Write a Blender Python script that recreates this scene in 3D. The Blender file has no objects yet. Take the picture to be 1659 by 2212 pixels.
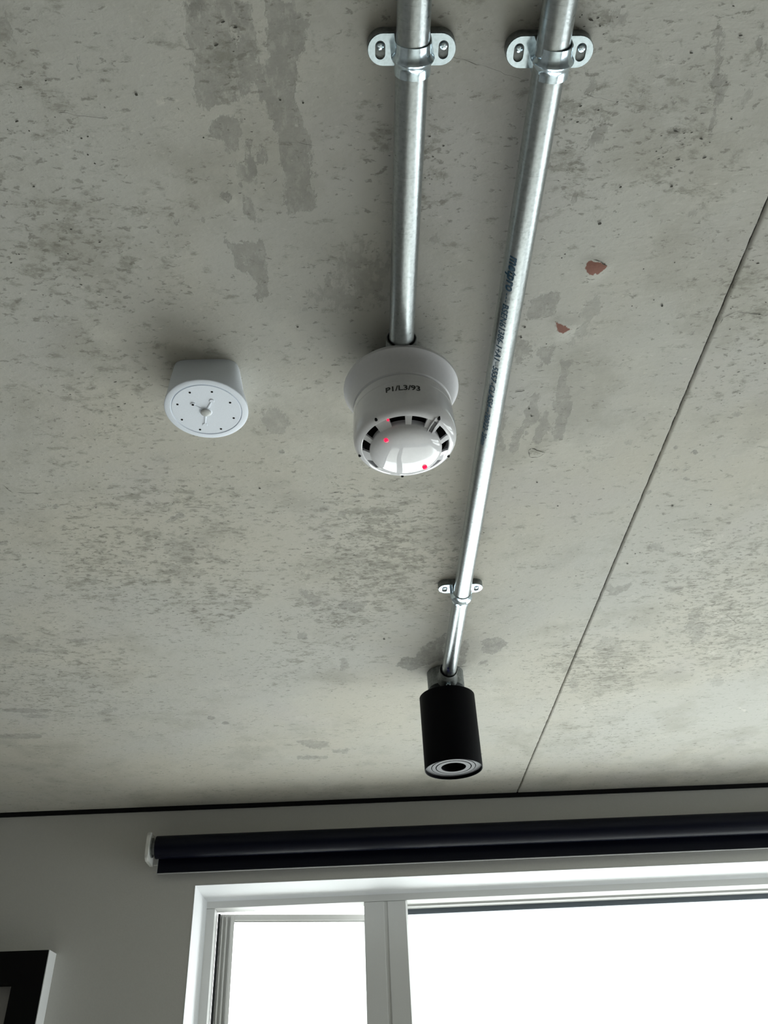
import bpy, bmesh, math, random
import numpy as np
from mathutils import Matrix, Vector, noise as mnoise
random.seed(4)
S = bpy.context.scene
C = S.collection
PI = math.pi
EYE = 1.86                       # camera height above the floor; heights below are metres above the floor
CEIL = EYE + 0.66                # underside of the concrete
WALL = 2.03                      # room face of the window wall

# ---------------------------------------------------------------- camera
cam_d = bpy.data.cameras.new('camera')
cam = bpy.data.objects.new('camera', cam_d)
C.objects.link(cam)
R0 = Vector((0.9989948694806847, -0.012507156294180234, -0.04304441651018779))
R1 = Vector((-0.026738626584263132, 0.6044503193889265, -0.7961939821670421))
R2 = Vector((0.035976333882941934, 0.7965446518758743, 0.6035083437437178))
mw = Matrix.Identity(4)
for i in range(3):
    mw[i][0] = R0[i]; mw[i][1] = -R1[i]; mw[i][2] = -R2[i]
mw[2][3] = EYE
cam.matrix_world = mw
cam_d.sensor_fit = 'VERTICAL'
cam_d.sensor_height = 36.0
cam_d.lens = 1781.87 / 2212 * 36.0
cam_d.clip_start = 0.02
S.camera = cam

# ---------------------------------------------------------------- overcast sky and view
W = bpy.data.worlds.new('overcast'); S.world = W; W.use_nodes = True
nt = W.node_tree; nt.nodes.clear()
tc = nt.nodes.new('ShaderNodeTexCoord'); sx = nt.nodes.new('ShaderNodeSeparateXYZ')
mr = nt.nodes.new('ShaderNodeMapRange'); mr.inputs[1].default_value = -0.25; mr.inputs[2].default_value = 0.15
mx = nt.nodes.new('ShaderNodeMix'); mx.data_type = 'RGBA'
mx.inputs[6].default_value = (.91, .94, .95, 1)     # hazy land below the horizon
mx.inputs[7].default_value = (0.93, 0.97, 1.0, 1)      # white cloud above
bg = nt.nodes.new('ShaderNodeBackground'); bg.inputs[1].default_value = 6.6
wo = nt.nodes.new('ShaderNodeOutputWorld')
nt.links.new(tc.outputs['Generated'], sx.inputs[0]); nt.links.new(sx.outputs[2], mr.inputs[0])
nt.links.new(mr.outputs[0], mx.inputs[0]); nt.links.new(mx.outputs[2], bg.inputs[0]); nt.links.new(bg.outputs[0], wo.inputs[0])
S.view_settings.view_transform = 'Standard'
S.view_settings.look = 'None'
S.view_settings.gamma = 1.0
S.view_settings.use_curve_mapping = False
S.view_settings.exposure = 0.0
S.cycles.use_denoising = True
S.cycles.sample_clamp_indirect = 0.0
S.cycles.max_bounces = 10
S.cycles.diffuse_bounces = 6
S.cycles.glossy_bounces = 5
S.cycles.transparent_max_bounces = 12
S.cycles.caustics_reflective = False
S.cycles.caustics_refractive = False

# window openings: (x0, x1, z0, z1) in the front wall, (y0, y1, z0, z1) in the right wall
FW = (-0.388, 1.70, 0.06, EYE + 0.479)
RW = (1.05, 1.88, 0.3, EYE + 0.479)
RX = 1.90; LX = -1.75; BY = -5.5
def portal(name, loc, rot, w, h):
    l = bpy.data.lights.new(name, 'AREA'); l.shape = 'RECTANGLE'; l.size = w; l.size_y = h
    l.cycles.is_portal = True
    o = bpy.data.objects.new(name, l); C.objects.link(o); o.location = loc; o.rotation_euler = rot
portal('window_portal', ((FW[0]+FW[1])/2, 2.32, (FW[2]+FW[3])/2), (-PI/2, 0, 0), FW[1]-FW[0]+.1, FW[3]-FW[2]+.1)
portal('side_portal', (RX+.30, (RW[0]+RW[1])/2, (RW[2]+RW[3])/2), (0, PI/2, 0), RW[3]-RW[2]+.1, RW[1]-RW[0]+.1)

# ---------------------------------------------------------------- ceiling stains, in millimetres on the slab
DARK= [(0.75,3,[(-110,253),(-114,271),(-114,289),(-119,321),(-118,327),(-109,333),(-102,332),(-91,328),(-82,327),(-82,297),(-81,267),(-81,253)]),(0.85,3,[(-79,253),(-66,253),(-65,266),(-64,286),(-63,299),(-61,312),(-58,312),(-56,275),(-55,253),(-31,253),(-26,271),(-35,306),(-38,330),(-29,357),(-26,420),(-43,425),(-55,424),(-54,394),(-54,366),(-56,346),(-61,333),(-65,322),(-66,309),(-71,304),(-74,322),(-78,330),(-82,327),(-82,297)]),(0.8,3,[(-107,341),(-96,335),(-86,333),(-83,343),(-84,354),(-91,365),(-96,365),(-101,358),(-113,354)]),(0.9,2,[(-82,356),(-77,358),(-78,375),(-77,386),(-83,388),(-83,375)]),(0.9,2,[(-69,361),(-66,362),(-69,378),(-72,377)]),(0.7,3,[(-88,404),(-84,409),(-82,425),(-78,435),(-86,433),(-93,423)]),(0.6,4,[(-93,380),(-86,380),(-78,388),(-77,400),(-90,398)]),(0.8,2,[(-112,453),(-104,456),(-78,454),(-75,474),(-77,517),(-90,519),(-90,500),(-105,481),(-106,468),(-113,458)]),(0.55,14,[(-15,470),(13,466),(39,471),(40,525),(8,524),(-10,502)]),(0.5,12,[(-39,509),(-5,502),(12,521),(-9,532),(-36,529)]),(0.72,3,[(178,554),(181,536),(186,523),(196,520),(209,516),(211,518),(209,535),(207,546),(195,549),(184,551)]),(0.72,3,[(177,576),(190,579),(191,585),(187,599),(184,612),(178,609),(176,602)]),(0.72,3,[(197,588),(208,590),(212,579),(217,590),(215,606),(212,620),(204,618),(211,608),(199,599)]),(0.72,3,[(228,606),(242,610),(238,622),(240,642),(248,660),(254,680),(253,706),(252,734),(241,737),(238,705),(240,692),(234,687),(231,660),(225,635),(229,623)]),(0.72,3,[(203,665),(211,657),(213,672),(220,692),(215,705),(208,711),(204,732),(200,755),(192,756),(190,731),(196,711),(200,691),(199,678)]),(0.72,3,[(224,682),(228,692),(230,719),(227,744),(215,741),(217,718),(223,698)]),(0.72,3,[(172,674),(177,677),(182,753),(174,755)]),(0.45,5,[(236,545),(242,529),(245,522),(258,547),(243,552),(249,569),(240,575),(239,595),(234,584),(237,573),(241,562)]),(0.95,3,[(65,1321),(75,1292),(99,1288),(111,1249),(133,1224),(145,1209),(149,1297),(125,1319),(96,1341),(71,1327)]),(0.95,3,[(176,1237),(185,1227),(188,1283),(186,1324),(178,1329),(173,1265)]),(0.95,3,[(207,1240),(219,1230),(235,1225),(256,1248),(248,1270),(232,1292),(214,1279),(212,1256)]),(0.95,3,[(208,1319),(228,1303),(228,1327)]),(0.95,3,[(227,1345),(238,1346),(235,1364)]),(0.7,4,[(-29,1108),(-16,1095),(3,1101),(26,1084),(17,1106),(-3,1134),(-27,1123)]),(0.7,4,[(-86,1055),(-76,1060),(-66,1083),(-70,1111),(-75,1087)]),(0.7,4,[(-94,1188),(-86,1193),(-88,1214),(-96,1208)]),(0.7,4,[(-138,1643),(-103,1642),(-69,1658),(-67,1683),(-100,1697),(-124,1669)]),(0.7,4,[(-57,1702),(-18,1697),(-32,1726),(-61,1715)]),(0.7,4,[(-135,1729),(-69,1736),(-73,1756),(-136,1749)]),(0.7,4,[(-32,1290),(-19,1291),(-14,1321),(-30,1332)]),(0.8,4,[(287,276),(298,293),(304,316),(308,353),(304,353),(298,316),(289,293)]),(0.8,4,[(192,304),(203,310),(202,317),(193,321),(194,313)]),(0.8,4,[(312,268),(319,271),(318,275)]),(0.8,4,[(316,282),(326,283),(327,298),(321,296),(323,287)]),(0.9,2,[(216,353),(216,355),(215,357),(213,357),(211,357),(210,355),(209,353),(209,352),(210,350),(211,350),(213,350),(215,352)]),(0.9,2,[(242,324),(242,326),(242,327),(241,328),(240,327),(239,326),(238,324),(238,322),(239,321),(239,320),(240,321),(241,322)]),(0.6,3,[(250,346),(250,347),(249,349),(248,349),(246,349),(245,347),(244,345),(244,344),(245,342),(246,342),(248,343),(249,344)]),(0.8,2,[(269,329),(269,330),(267,331),(266,331),(264,331),(262,330),(261,329),(261,328),(262,327),(264,326),(266,327),(268,328)]),(0.8,3,[(281,355),(281,357),(280,358),(278,359),(275,358),(273,357),(272,355),(272,353),(273,351),(275,351),(278,351),(280,353)]),(0.5,8,[(221,356),(221,362),(220,367),(216,368),(212,367),(208,362),(205,356),(205,350),(207,346),(211,344),(215,346),(219,350)]),(0.8,2,[(206,415),(206,417),(205,419),(204,419),(203,419),(202,417),(201,415),(201,413),(201,411),(203,411),(204,411),(205,413)]),(0.6,5,[(216,267),(216,269),(213,271),(209,271),(205,271),(202,269),(201,267),(201,264),(204,263),(207,262),(211,263),(215,264)]),(0.6,4,[(330,325),(331,327),(330,329),(329,330),(327,329),(325,327),(323,325),(323,322),(323,320),(325,319),(327,320),(329,322)]),(0.6,2,[(292,440),(292,441),(291,442),(289,443),(288,442),(286,441),(285,440),(285,438),(286,437),(288,437),(290,437),(291,438)]),(0.5,3,[(322,433),(322,435),(321,436),(318,437),(316,436),(313,435),(312,433),(312,431),(314,430),(316,429),(319,430),(321,431)]),(0.6,3,[(81,354),(81,355),(79,356),(77,357),(74,356),(72,355),(72,354),(72,352),(74,351),(76,350),(79,351),(80,352)]),(0.8,2,[(86,388),(87,391),(86,393),(84,395),(81,396),(79,396),(77,394),(76,392),(77,389),(79,387),(82,386),(84,387)]),(0.6,3,[(86,455),(86,458),(84,459),(81,460),(78,459),(76,457),(75,455),(76,453),(78,451),(80,451),(83,451),(85,453)]),(0.5,3,[(93,440),(93,442),(91,443),(89,443),(87,443),(86,441),(85,440),(85,438),(87,437),(89,436),(91,437),(93,438)]),(0.6,8,[(583,1216),(590,1245),(592,1266),(587,1273),(577,1265),(565,1243),(554,1214),(547,1187),(546,1167),(551,1160),(560,1168),(572,1188)]),(0.7,3,[(424,1069),(424,1077),(421,1086),(413,1096),(405,1103),(397,1105),(393,1102),(392,1095),(396,1085),(404,1076),(412,1069),(420,1067)]),(0.6,3,[(402,1081),(402,1087),(399,1090),(394,1092),(388,1090),(384,1085),(381,1080),(381,1075),(384,1071),(389,1070),(394,1071),(399,1076)]),(0.6,3,[(506,1090),(506,1095),(502,1098),(496,1099),(489,1097),(483,1093),(480,1088),(480,1084),(484,1080),(490,1079),(497,1081),(503,1085)]),(0.5,5,[(448,971),(448,977),(444,981),(438,982),(430,980),(424,975),(421,969),(421,964),(425,960),(431,958),(438,960),(444,965)]),(0.4,8,[(456,1281),(458,1303),(453,1319),(441,1324),(427,1317),(415,1300),(407,1278),(405,1257),(411,1242),(422,1237),(435,1244),(448,1260)]),(0.6,5,[(-76,694),(-79,706),(-85,715),(-93,718),(-100,714),(-104,705),(-105,693),(-102,680),(-96,672),(-88,669),(-81,672),(-76,681)]),(0.8,2,[(-80,745),(-81,748),(-83,749),(-86,749),(-88,749),(-90,747),(-90,745),(-89,743),(-87,742),(-85,741),(-83,742),(-81,743)]),(0.5,2,[(211,723),(211,725),(209,727),(207,728),(204,727),(202,725),(201,722),(201,720),(203,718),(205,718),(208,719),(210,720)]),(0.7,3,[(-571,1457),(-579,1461),(-598,1464),(-624,1463),(-648,1459),(-665,1454),(-670,1448),(-661,1444),(-642,1442),(-617,1442),(-593,1446),(-576,1451)]),(0.6,4,[(-531,1182),(-536,1186),(-545,1189),(-556,1189),(-566,1187),(-573,1184),(-574,1179),(-570,1175),(-561,1172),(-550,1171),(-539,1173),(-533,1177)]),(0.6,3,[(-516,1222),(-519,1225),(-525,1227),(-531,1228),(-538,1226),(-542,1224),(-543,1220),(-540,1217),(-534,1215),(-527,1215),(-521,1216),(-517,1219)]),(0.6,3,[(-437,1193),(-439,1196),(-445,1198),(-452,1198),(-458,1197),(-462,1194),(-463,1191),(-460,1188),(-455,1186),(-448,1186),(-442,1187),(-438,1190)]),(0.6,3,[(-582,1481),(-587,1485),(-597,1487),(-610,1487),(-622,1485),(-631,1481),(-633,1477),(-628,1473),(-618,1471),(-605,1471),(-593,1473),(-585,1477)]),(0.7,4,[(-629,1574),(-637,1581),(-655,1586),(-678,1586),(-699,1581),(-713,1574),(-716,1565),(-707,1558),(-689,1554),(-667,1554),(-646,1558),(-632,1565)]),(0.6,4,[(-453,1456),(-458,1463),(-468,1471),(-481,1479),(-495,1484),(-504,1485),(-507,1482),(-502,1475),(-492,1467),(-478,1459),(-465,1454),(-456,1453)]),(0.6,3,[(-477,1510),(-479,1514),(-483,1517),(-488,1518),(-492,1516),(-494,1513),(-494,1509),(-492,1504),(-488,1501),(-484,1501),(-480,1502),(-477,1506)]),(0.95,2,[(-279,1514),(-281,1519),(-285,1522),(-289,1522),(-293,1521),(-296,1517),(-297,1513),(-295,1509),(-291,1506),(-287,1505),(-282,1506),(-280,1510)]),(0.9,2,[(-255,1541),(-257,1544),(-260,1546),(-264,1547),(-268,1546),(-271,1543),(-271,1540),(-270,1536),(-266,1534),(-262,1534),(-258,1535),(-256,1538)]),(0.8,2,[(-217,861),(-219,865),(-225,871),(-234,876),(-243,880),(-249,881),(-252,879),(-249,875),(-243,870),(-234,864),(-226,861),(-219,860)]),(0.7,3,[(-359,853),(-360,854),(-364,856),(-368,856),(-372,855),(-375,854),(-375,852),(-373,850),(-370,849),(-366,848),(-362,849),(-359,851)]),(0.95,2,[(-375,840),(-377,842),(-380,843),(-383,844),(-387,843),(-389,841),(-389,839),(-388,838),(-385,836),(-381,836),(-378,837),(-376,838)]),(0.8,3,[(-466,920),(-467,922),(-470,924),(-473,924),(-476,923),(-478,922),(-478,920),(-476,917),(-473,916),(-470,916),(-467,916),(-466,918)]),(0.4,5,[(412,1425),(415,1444),(414,1457),(410,1462),(405,1456),(399,1442),(394,1424),(392,1406),(393,1393),(396,1389),(401,1394),(407,1407)]),(0.4,4,[(688,1427),(692,1441),(691,1451),(687,1455),(680,1451),(672,1440),(666,1425),(663,1411),(663,1401),(668,1398),(674,1402),(682,1413)]),(0.4,3,[(339,744),(338,746),(336,748),(332,749),(328,748),(325,746),(323,743),(323,741),(326,739),(330,738),(334,739),(337,741)]),(0.9,1,[(426,766),(427,767),(426,769),(425,769),(423,769),(421,767),(421,765),(420,764),(421,762),(422,762),(424,763),(425,764)]),(0.7,2,[(439,801),(437,802),(431,803),(422,803),(413,802),(406,801),(403,799),(405,798),(411,797),(420,797),(430,798),(437,799)]),(0.6,2,[(434,817),(434,820),(432,821),(429,822),(426,821),(423,819),(421,817),(421,815),(423,813),(426,812),(430,813),(433,815)]),(0.8,2,[(391,844),(391,846),(390,848),(388,848),(385,848),(383,846),(382,844),(382,842),(384,841),(386,840),(388,841),(390,842)]),(0.8,2,[(399,754),(399,756),(399,758),(397,759),(395,758),(393,756),(392,754),(392,752),(393,750),(394,750),(396,751),(398,752)]),(1.3,2,[(-101,261),(-101,264),(-103,265),(-104,266),(-106,265),(-107,264),(-107,261),(-106,259),(-104,258),(-103,257),(-101,258),(-101,259)]),(1.3,2,[(-100,409),(-101,410),(-102,411),(-104,412),(-106,411),(-107,410),(-107,409),(-107,407),(-105,406),(-103,406),(-102,406),(-100,407)]),(0.9,2,[(-148,433),(-149,434),(-150,435),(-152,435),(-153,435),(-154,434),(-154,433),(-153,431),(-152,431),(-151,430),(-149,431),(-148,432)]),(0.7,2,[(-127,432),(-128,434),(-129,435),(-131,435),(-132,435),(-133,434),(-133,432),(-132,430),(-131,429),(-130,429),(-128,429),(-127,430)]),(0.6,6,[(-243,276),(-244,281),(-245,285),(-246,286),(-247,286),(-249,282),(-249,278),(-249,273),(-248,270),(-247,268),(-245,269),(-244,272)]),(0.8,2,[(-199,297),(-200,300),(-201,301),(-202,302),(-202,301),(-202,300),(-202,297),(-201,295),(-200,293),(-199,293),(-199,293),(-199,295)]),(0.5,3,[(-80,517),(-81,519),(-84,521),(-88,522),(-91,521),(-94,519),(-94,516),(-93,514),(-90,512),(-87,511),(-83,512),(-81,514)]),(0.35,15,[(-198,950),(-204,964),(-218,974),(-235,977),(-250,972),(-260,961),(-261,947),(-254,933),(-241,924),(-225,921),(-210,925),(-200,936)]),(0.4,10,[(-235,1001),(-240,1010),(-250,1016),(-262,1018),(-273,1015),(-280,1008),(-281,999),(-276,990),(-267,984),(-255,982),(-244,985),(-237,992)]),(0.5,3,[(-312,973),(-314,976),(-319,978),(-326,978),(-332,977),(-336,975),(-337,972),(-335,969),(-330,967),(-323,967),(-317,968),(-313,970)]),(0.1,1,[(-161,964),(-161,964),(-161,964),(-161,965),(-162,964),(-162,964),(-162,963),(-162,963),(-161,962),(-161,962),(-161,962),(-161,963)]),(0.7,3,[(40,871),(38,875),(35,877),(30,878),(26,877),(22,874),(21,870),(22,867),(26,864),(30,864),(35,865),(38,868)]),(0.8,2,[(15,834),(14,836),(10,838),(6,838),(2,837),(-1,836),(-2,834),(-1,832),(2,831),(6,830),(11,831),(14,832)]),(0.5,3,[(-34,862),(-34,866),(-37,869),(-40,870),(-43,868),(-45,865),(-46,861),(-45,857),(-42,855),(-39,854),(-36,855),(-34,858)]),(0.5,3,[(-56,1095),(-57,1104),(-59,1110),(-62,1112),(-65,1109),(-67,1103),(-67,1095),(-66,1087),(-64,1081),(-61,1079),(-58,1081),(-56,1087)]),(0.7,3,[(21,991),(19,993),(14,994),(8,995),(1,994),(-4,992),(-5,989),(-4,987),(1,985),(8,985),(15,986),(19,988)]),(0.8,2,[(-11,873),(-11,875),(-13,876),(-16,877),(-18,876),(-20,875),(-20,873),(-20,871),(-18,869),(-15,869),(-13,869),(-11,871)]),(0.7,2,[(458,699),(458,702),(457,704),(454,705),(451,704),(448,702),(447,699),(446,696),(448,694),(450,694),(453,694),(456,696)]),(0.5,3,[(393,556),(393,559),(391,560),(388,561),(384,560),(381,558),(379,556),(380,554),(381,552),(385,551),(388,552),(391,554)]),(0.6,2,[(363,574),(362,575),(361,576),(358,576),(356,576),(354,575),(353,574),(353,573),(355,572),(357,572),(360,572),(362,573)])]
LIGHT= [(0.9,4,[(-100,321),(-89,315),(-82,316),(-82,326),(-93,329),(-102,330)]),(1,3,[(-138,326),(-139,328),(-141,329),(-144,330),(-147,329),(-148,328),(-149,326),(-148,324),(-145,323),(-143,322),(-140,323),(-138,324)]),(0.8,4,[(-144,265),(-145,267),(-147,269),(-149,269),(-151,269),(-152,267),(-152,265),(-151,263),(-149,261),(-147,261),(-145,261),(-144,263)]),(0.7,8,[(-107,265),(-109,269),(-112,272),(-116,273),(-119,272),(-121,269),(-122,265),(-120,261),(-117,259),(-113,258),(-109,259),(-107,261)]),(0.0,1,[(-36,307),(-38,343),(-42,373),(-47,384),(-52,373),(-54,344),(-54,307),(-51,274),(-48,251),(-43,243),(-39,250),(-37,273)]),(0.7,2,[(-7,494),(-7,495),(-9,496),(-12,496),(-15,496),(-16,495),(-17,493),(-16,492),(-14,491),(-12,491),(-9,491),(-7,492)]),(0.3,10,[(246,779),(243,788),(231,794),(214,796),(196,793),(182,786),(176,776),(180,768),(192,762),(209,760),(226,763),(240,770)]),(0.7,8,[(523,946),(527,960),(525,978),(517,995),(505,1006),(492,1009),(482,1002),(478,988),(481,970),(490,953),(501,942),(513,939)]),(0.5,12,[(640,1181),(647,1212),(640,1235),(623,1243),(599,1232),(577,1208),(561,1176),(557,1146),(564,1126),(580,1119),(602,1128),(624,1150)]),(0.9,2,[(648,1312),(647,1315),(641,1318),(632,1318),(622,1316),(614,1313),(611,1309),(612,1306),(618,1304),(627,1304),(637,1305),(645,1308)]),(0.4,8,[(475,972),(473,979),(462,984),(445,985),(427,982),(413,976),(407,969),(410,962),(421,957),(437,956),(455,959),(469,965)]),(0.5,8,[(-63,1004),(-66,1042),(-72,1070),(-78,1081),(-82,1069),(-84,1041),(-83,1003),(-79,968),(-74,943),(-68,934),(-64,943),(-62,969)]),(0.4,8,[(68,919),(68,952),(66,977),(61,987),(56,977),(52,951),(50,918),(51,886),(54,864),(58,856),(62,864),(66,887)]),(0.9,2,[(788,1578),(786,1579),(780,1574),(771,1566),(762,1557),(755,1549),(753,1543),(755,1543),(761,1547),(770,1555),(779,1564),(786,1573)]),(0.5,6,[(493,1514),(494,1532),(487,1551),(472,1566),(455,1572),(439,1568),(430,1555),(430,1536),(438,1518),(452,1504),(469,1498),(484,1502)])]
MOTTLE= [(0.9,40,[(-212,473),(-229,497),(-256,511),(-285,511),(-308,498),(-318,474),(-312,449),(-294,427),(-269,415),(-242,415),(-221,426),(-209,447)]),(0.9,30,[(133,967),(126,1052),(90,1120),(36,1143),(-19,1113),(-55,1042),(-63,957),(-47,882),(-11,832),(33,816),(78,836),(115,889)]),(0.8,40,[(-189,974),(-206,1028),(-240,1068),(-281,1082),(-315,1064),(-333,1021),(-329,966),(-308,917),(-276,884),(-241,873),(-210,887),(-190,923)]),(0.5,60,[(-238,960),(-269,1030),(-330,1085),(-404,1102),(-466,1076),(-496,1018),(-489,947),(-450,884),(-393,842),(-331,829),(-277,847),(-243,893)]),(0.9,20,[(216,360),(219,387),(214,408),(204,416),(190,408),(177,387),(169,360),(168,334),(173,317),(183,311),(195,317),(207,335)]),(0.7,15,[(211,273),(209,280),(201,285),(189,286),(176,284),(166,280),(161,273),(163,266),(171,262),(183,260),(196,262),(206,267)]),(0.6,30,[(321,323),(327,351),(324,374),(310,382),(291,373),(273,351),(260,322),(256,295),(261,277),(274,270),(290,277),(307,296)]),(0.6,20,[(311,361),(312,374),(306,383),(295,386),(282,383),(270,373),(264,361),(263,349),(269,340),(280,337),(293,341),(304,349)]),(0.8,40,[(649,1080),(702,1192),(728,1303),(712,1373),(657,1372),(583,1301),(517,1190),(477,1079),(468,994),(487,949),(530,949),(587,994)]),(0.8,30,[(526,1357),(528,1415),(503,1457),(457,1469),(403,1449),(359,1402),(337,1343),(340,1290),(366,1255),(407,1245),(455,1261),(498,1302)]),(0.6,60,[(-411,1306),(-450,1396),(-517,1465),(-593,1487),(-650,1453),(-672,1378),(-655,1288),(-609,1208),(-548,1156),(-485,1140),(-435,1163),(-407,1222)]),(0.7,20,[(85,379),(83,405),(76,425),(63,432),(51,425),(41,405),(37,379),(40,354),(48,337),(59,332),(70,338),(80,355)]),(0.4,50,[(-129,848),(-148,877),(-196,898),(-259,903),(-318,892),(-355,868),(-363,838),(-340,810),(-293,792),(-236,787),(-180,797),(-141,818)]),(0.8,10,[(-70,291),(-75,310),(-83,325),(-93,330),(-101,325),(-106,310),(-105,291),(-100,273),(-92,260),(-83,256),(-75,261),(-70,273)]),(0.6,30,[(-217,318),(-227,340),(-243,357),(-260,363),(-273,357),(-278,340),(-274,318),(-263,297),(-247,282),(-232,277),(-220,283),(-215,297)]),(0.6,20,[(424,516),(431,542),(428,562),(416,569),(398,561),(380,541),(367,515),(363,490),(367,473),(378,467),(394,473),(411,491)]),(0.5,25,[(469,630),(476,658),(473,680),(459,688),(440,679),(420,657),(406,628),(401,601),(405,582),(418,575),(436,583),(454,602)]),(0.3,50,[(-121,1092),(-139,1162),(-178,1216),(-226,1234),(-268,1210),(-290,1152),(-288,1082),(-264,1018),(-228,976),(-187,962),(-150,980),(-126,1026)]),(0.35,40,[(-3,1283),(-17,1335),(-54,1373),(-105,1385),(-154,1366),(-185,1323),(-192,1270),(-174,1222),(-137,1190),(-91,1180),(-47,1195),(-15,1232)]),(0.4,30,[(28,1143),(19,1180),(-6,1206),(-40,1215),(-74,1202),(-97,1172),(-103,1135),(-92,1100),(-67,1077),(-35,1070),(-4,1080),(20,1107)]),(0.4,40,[(599,1664),(604,1729),(582,1776),(538,1790),(486,1766),(442,1713),(418,1647),(418,1587),(441,1547),(481,1536),(527,1555),(570,1601)]),(0.5,40,[(-220,659),(-233,681),(-260,697),(-292,702),(-322,695),(-339,677),(-341,655),(-326,635),(-300,620),(-270,616),(-242,622),(-224,638)])]
RED= [(1.0,1,[(228,490),(230,482),(235,480),(241,482),(250,487),(250,491),(244,496),(240,494),(237,498),(232,497)]),(1.0,1,[(212,554),(218,556),(220,560),(231,564),(224,568),(219,569),(214,561)])]
CHIP= [(1.0,2,[(228,490),(230,482),(235,480),(241,482),(250,487),(250,491),(244,496),(243,499),(238,503),(233,502),(229,497)]),(1.0,2,[(210,555),(216,549),(222,551),(234,555),(239,558),(234,567),(224,574),(216,572),(212,564)]),(0.7,2,[(214,752),(218,750),(236,759),(229,768),(218,767)]),(1.0,2,[(-100,261),(-101,264),(-102,265),(-104,266),(-106,265),(-107,264),(-107,261),(-106,259),(-105,257),(-103,257),(-101,257),(-100,259)]),(0.8,2,[(-100,409),(-101,411),(-102,412),(-104,412),(-106,412),(-108,410),(-108,409),(-107,407),(-105,406),(-103,405),(-101,406),(-100,407)])]
MARKS= [(235.0,479.8,242.3,482.6,2.2),(242.3,482.6,249.6,486.9,2.4),(232.0,501.6,236.9,503.3,1),(236.9,503.3,241.3,502.3,1),(215.0,551.0,222.2,553.5,1.6),(222.2,553.5,234.7,556.2,1.3),(215.9,569.3,222.6,573.8,1.2),(222.6,573.8,230.2,570.2,1.2),(230.2,570.2,237.4,562.4,1),(214.0,753.6,217.4,750.4,1.2),(217.4,750.4,235.5,759.5,1.8),(235.5,759.5,228.7,767.1,1),(228.7,767.1,217.7,766.6,1.2),(217.7,766.6,214.0,753.6,1.2),(-227.8,332.6,-189.4,339.3,0.5),(80.3,291.7,108.0,299.5,0.5),(108.0,299.5,142.3,311.0,0.5),(190.5,321.5,220.5,329.2,0.4),(-114.3,355.9,-104.5,358.8,0.5),(-55.1,359.3,-39.9,360.3,0.6),(-39.9,360.3,-24.0,364.1,0.6),(-247.4,816.9,-243.9,817.0,1.5),(-237.0,817.3,-229.0,817.7,1),(-181.1,819.6,-172.4,820.0,1),(-221.2,848.7,-188.8,850.1,0.8),(-419.0,810.7,-390.0,812.8,0.8),(-430.7,795.6,-424.6,810.5,1),(216.3,836.1,229.1,836.7,0.8),(232.1,836.8,245.4,836.4,0.8),(415.3,873.3,434.2,873.1,0.8),(468.3,842.7,473.1,843.8,1.5),(604.1,1639.7,633.6,1640.0,0.8),(643.4,1670.5,670.3,1670.5,0.8),(608.5,1228.8,634.1,1206.7,0.8),(605.5,1174.3,633.0,1203.5,0.8),(173.9,1331.4,193.5,1329.2,1.6),(191.8,1373.4,201.8,1372.2,1),(217.0,1413.9,233.8,1417.2,1),(203.7,623.0,211.7,621.8,1.6),(183.7,654.7,194.3,652.1,2.2),(255.8,648.2,262.6,650.6,0.8),(48.8,807.6,57.4,801.5,1.6),(-33.3,828.6,-19.0,825.4,1.2),(-102.5,822.9,-99.0,823.1,1),(386.3,553.1,397.2,545.6,1),(397.2,545.6,428.4,551.1,1),(386.0,562.2,386.3,553.1,1),(356.2,1312.5,369.8,1318.8,1.2),(392.5,1320.4,397.5,1320.8,3),(432.9,1341.3,437.1,1341.6,2),(381.8,1337.6,389.5,1334.5,1),(-58.8,392.3,-62.4,396.6,0.9),(-71.6,400.8,-70.0,401.3,2),(-78.9,402.0,-77.8,402.5,2),(-93.4,405.8,-90.5,405.0,2),(-131.8,330.5,-130.6,332.0,1),(-461.1,1445.3,-459.5,1445.5,1),(-456.9,1594.6,-437.4,1589.3,1.2),(-647.8,1620.0,-629.4,1629.3,1.2),(-495.5,1446.6,-461.1,1445.3,0.6),(-475.9,1327.9,-467.2,1325.0,1),(-129.3,1000.7,-126.0,1000.9,1)]  # leading entries draw shade as dark lines along the raised chip edges
PITS= [(401.1,1012.8,4),(401.8,1012.8,3),(544.8,1485.0,3),(543.3,1532.3,3),(406.1,986.4,3),(412.3,984.3,3),(427.5,873.8,4),(479.7,873.0,3),(271.1,867.1,3),(234.9,816.0,3),(276.4,783.8,2),(330.2,1041.7,3),(359.4,1036.9,2),(479.4,1359.4,4),(-118.6,813.8,4),(-161.9,319.7,3),(-208.6,353.3,2),(-212.8,368.8,2),(-209.2,376.6,2),(-115.3,355.1,2),(-32.0,327.4,2),(203.7,477.1,2),(206.0,473.1,2),(314.9,484.4,2),(317.6,536.7,3),(286.5,491.3,2),(242.6,404.2,3),(288.3,404.4,3),(232.1,440.7,4),(185.6,1727.6,2),(-52.5,554.9,3),(-38.9,846.8,2),(-9.7,1216.7,3),(178.1,923.8,2),(333.0,267.3,3),(169.5,654.3,2),(180.7,561.0,3),(178.8,574.6,3),(207.3,584.1,2),(182.9,664.1,2),(204.0,681.2,3),(208.6,693.5,3),(286.5,536.0,2),(306.9,528.9,2),(317.3,535.5,2),(-50.1,325.0,2),(425.8,751.0,2),(386.5,967.7,2),(44.1,1220.3,5)]

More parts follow.
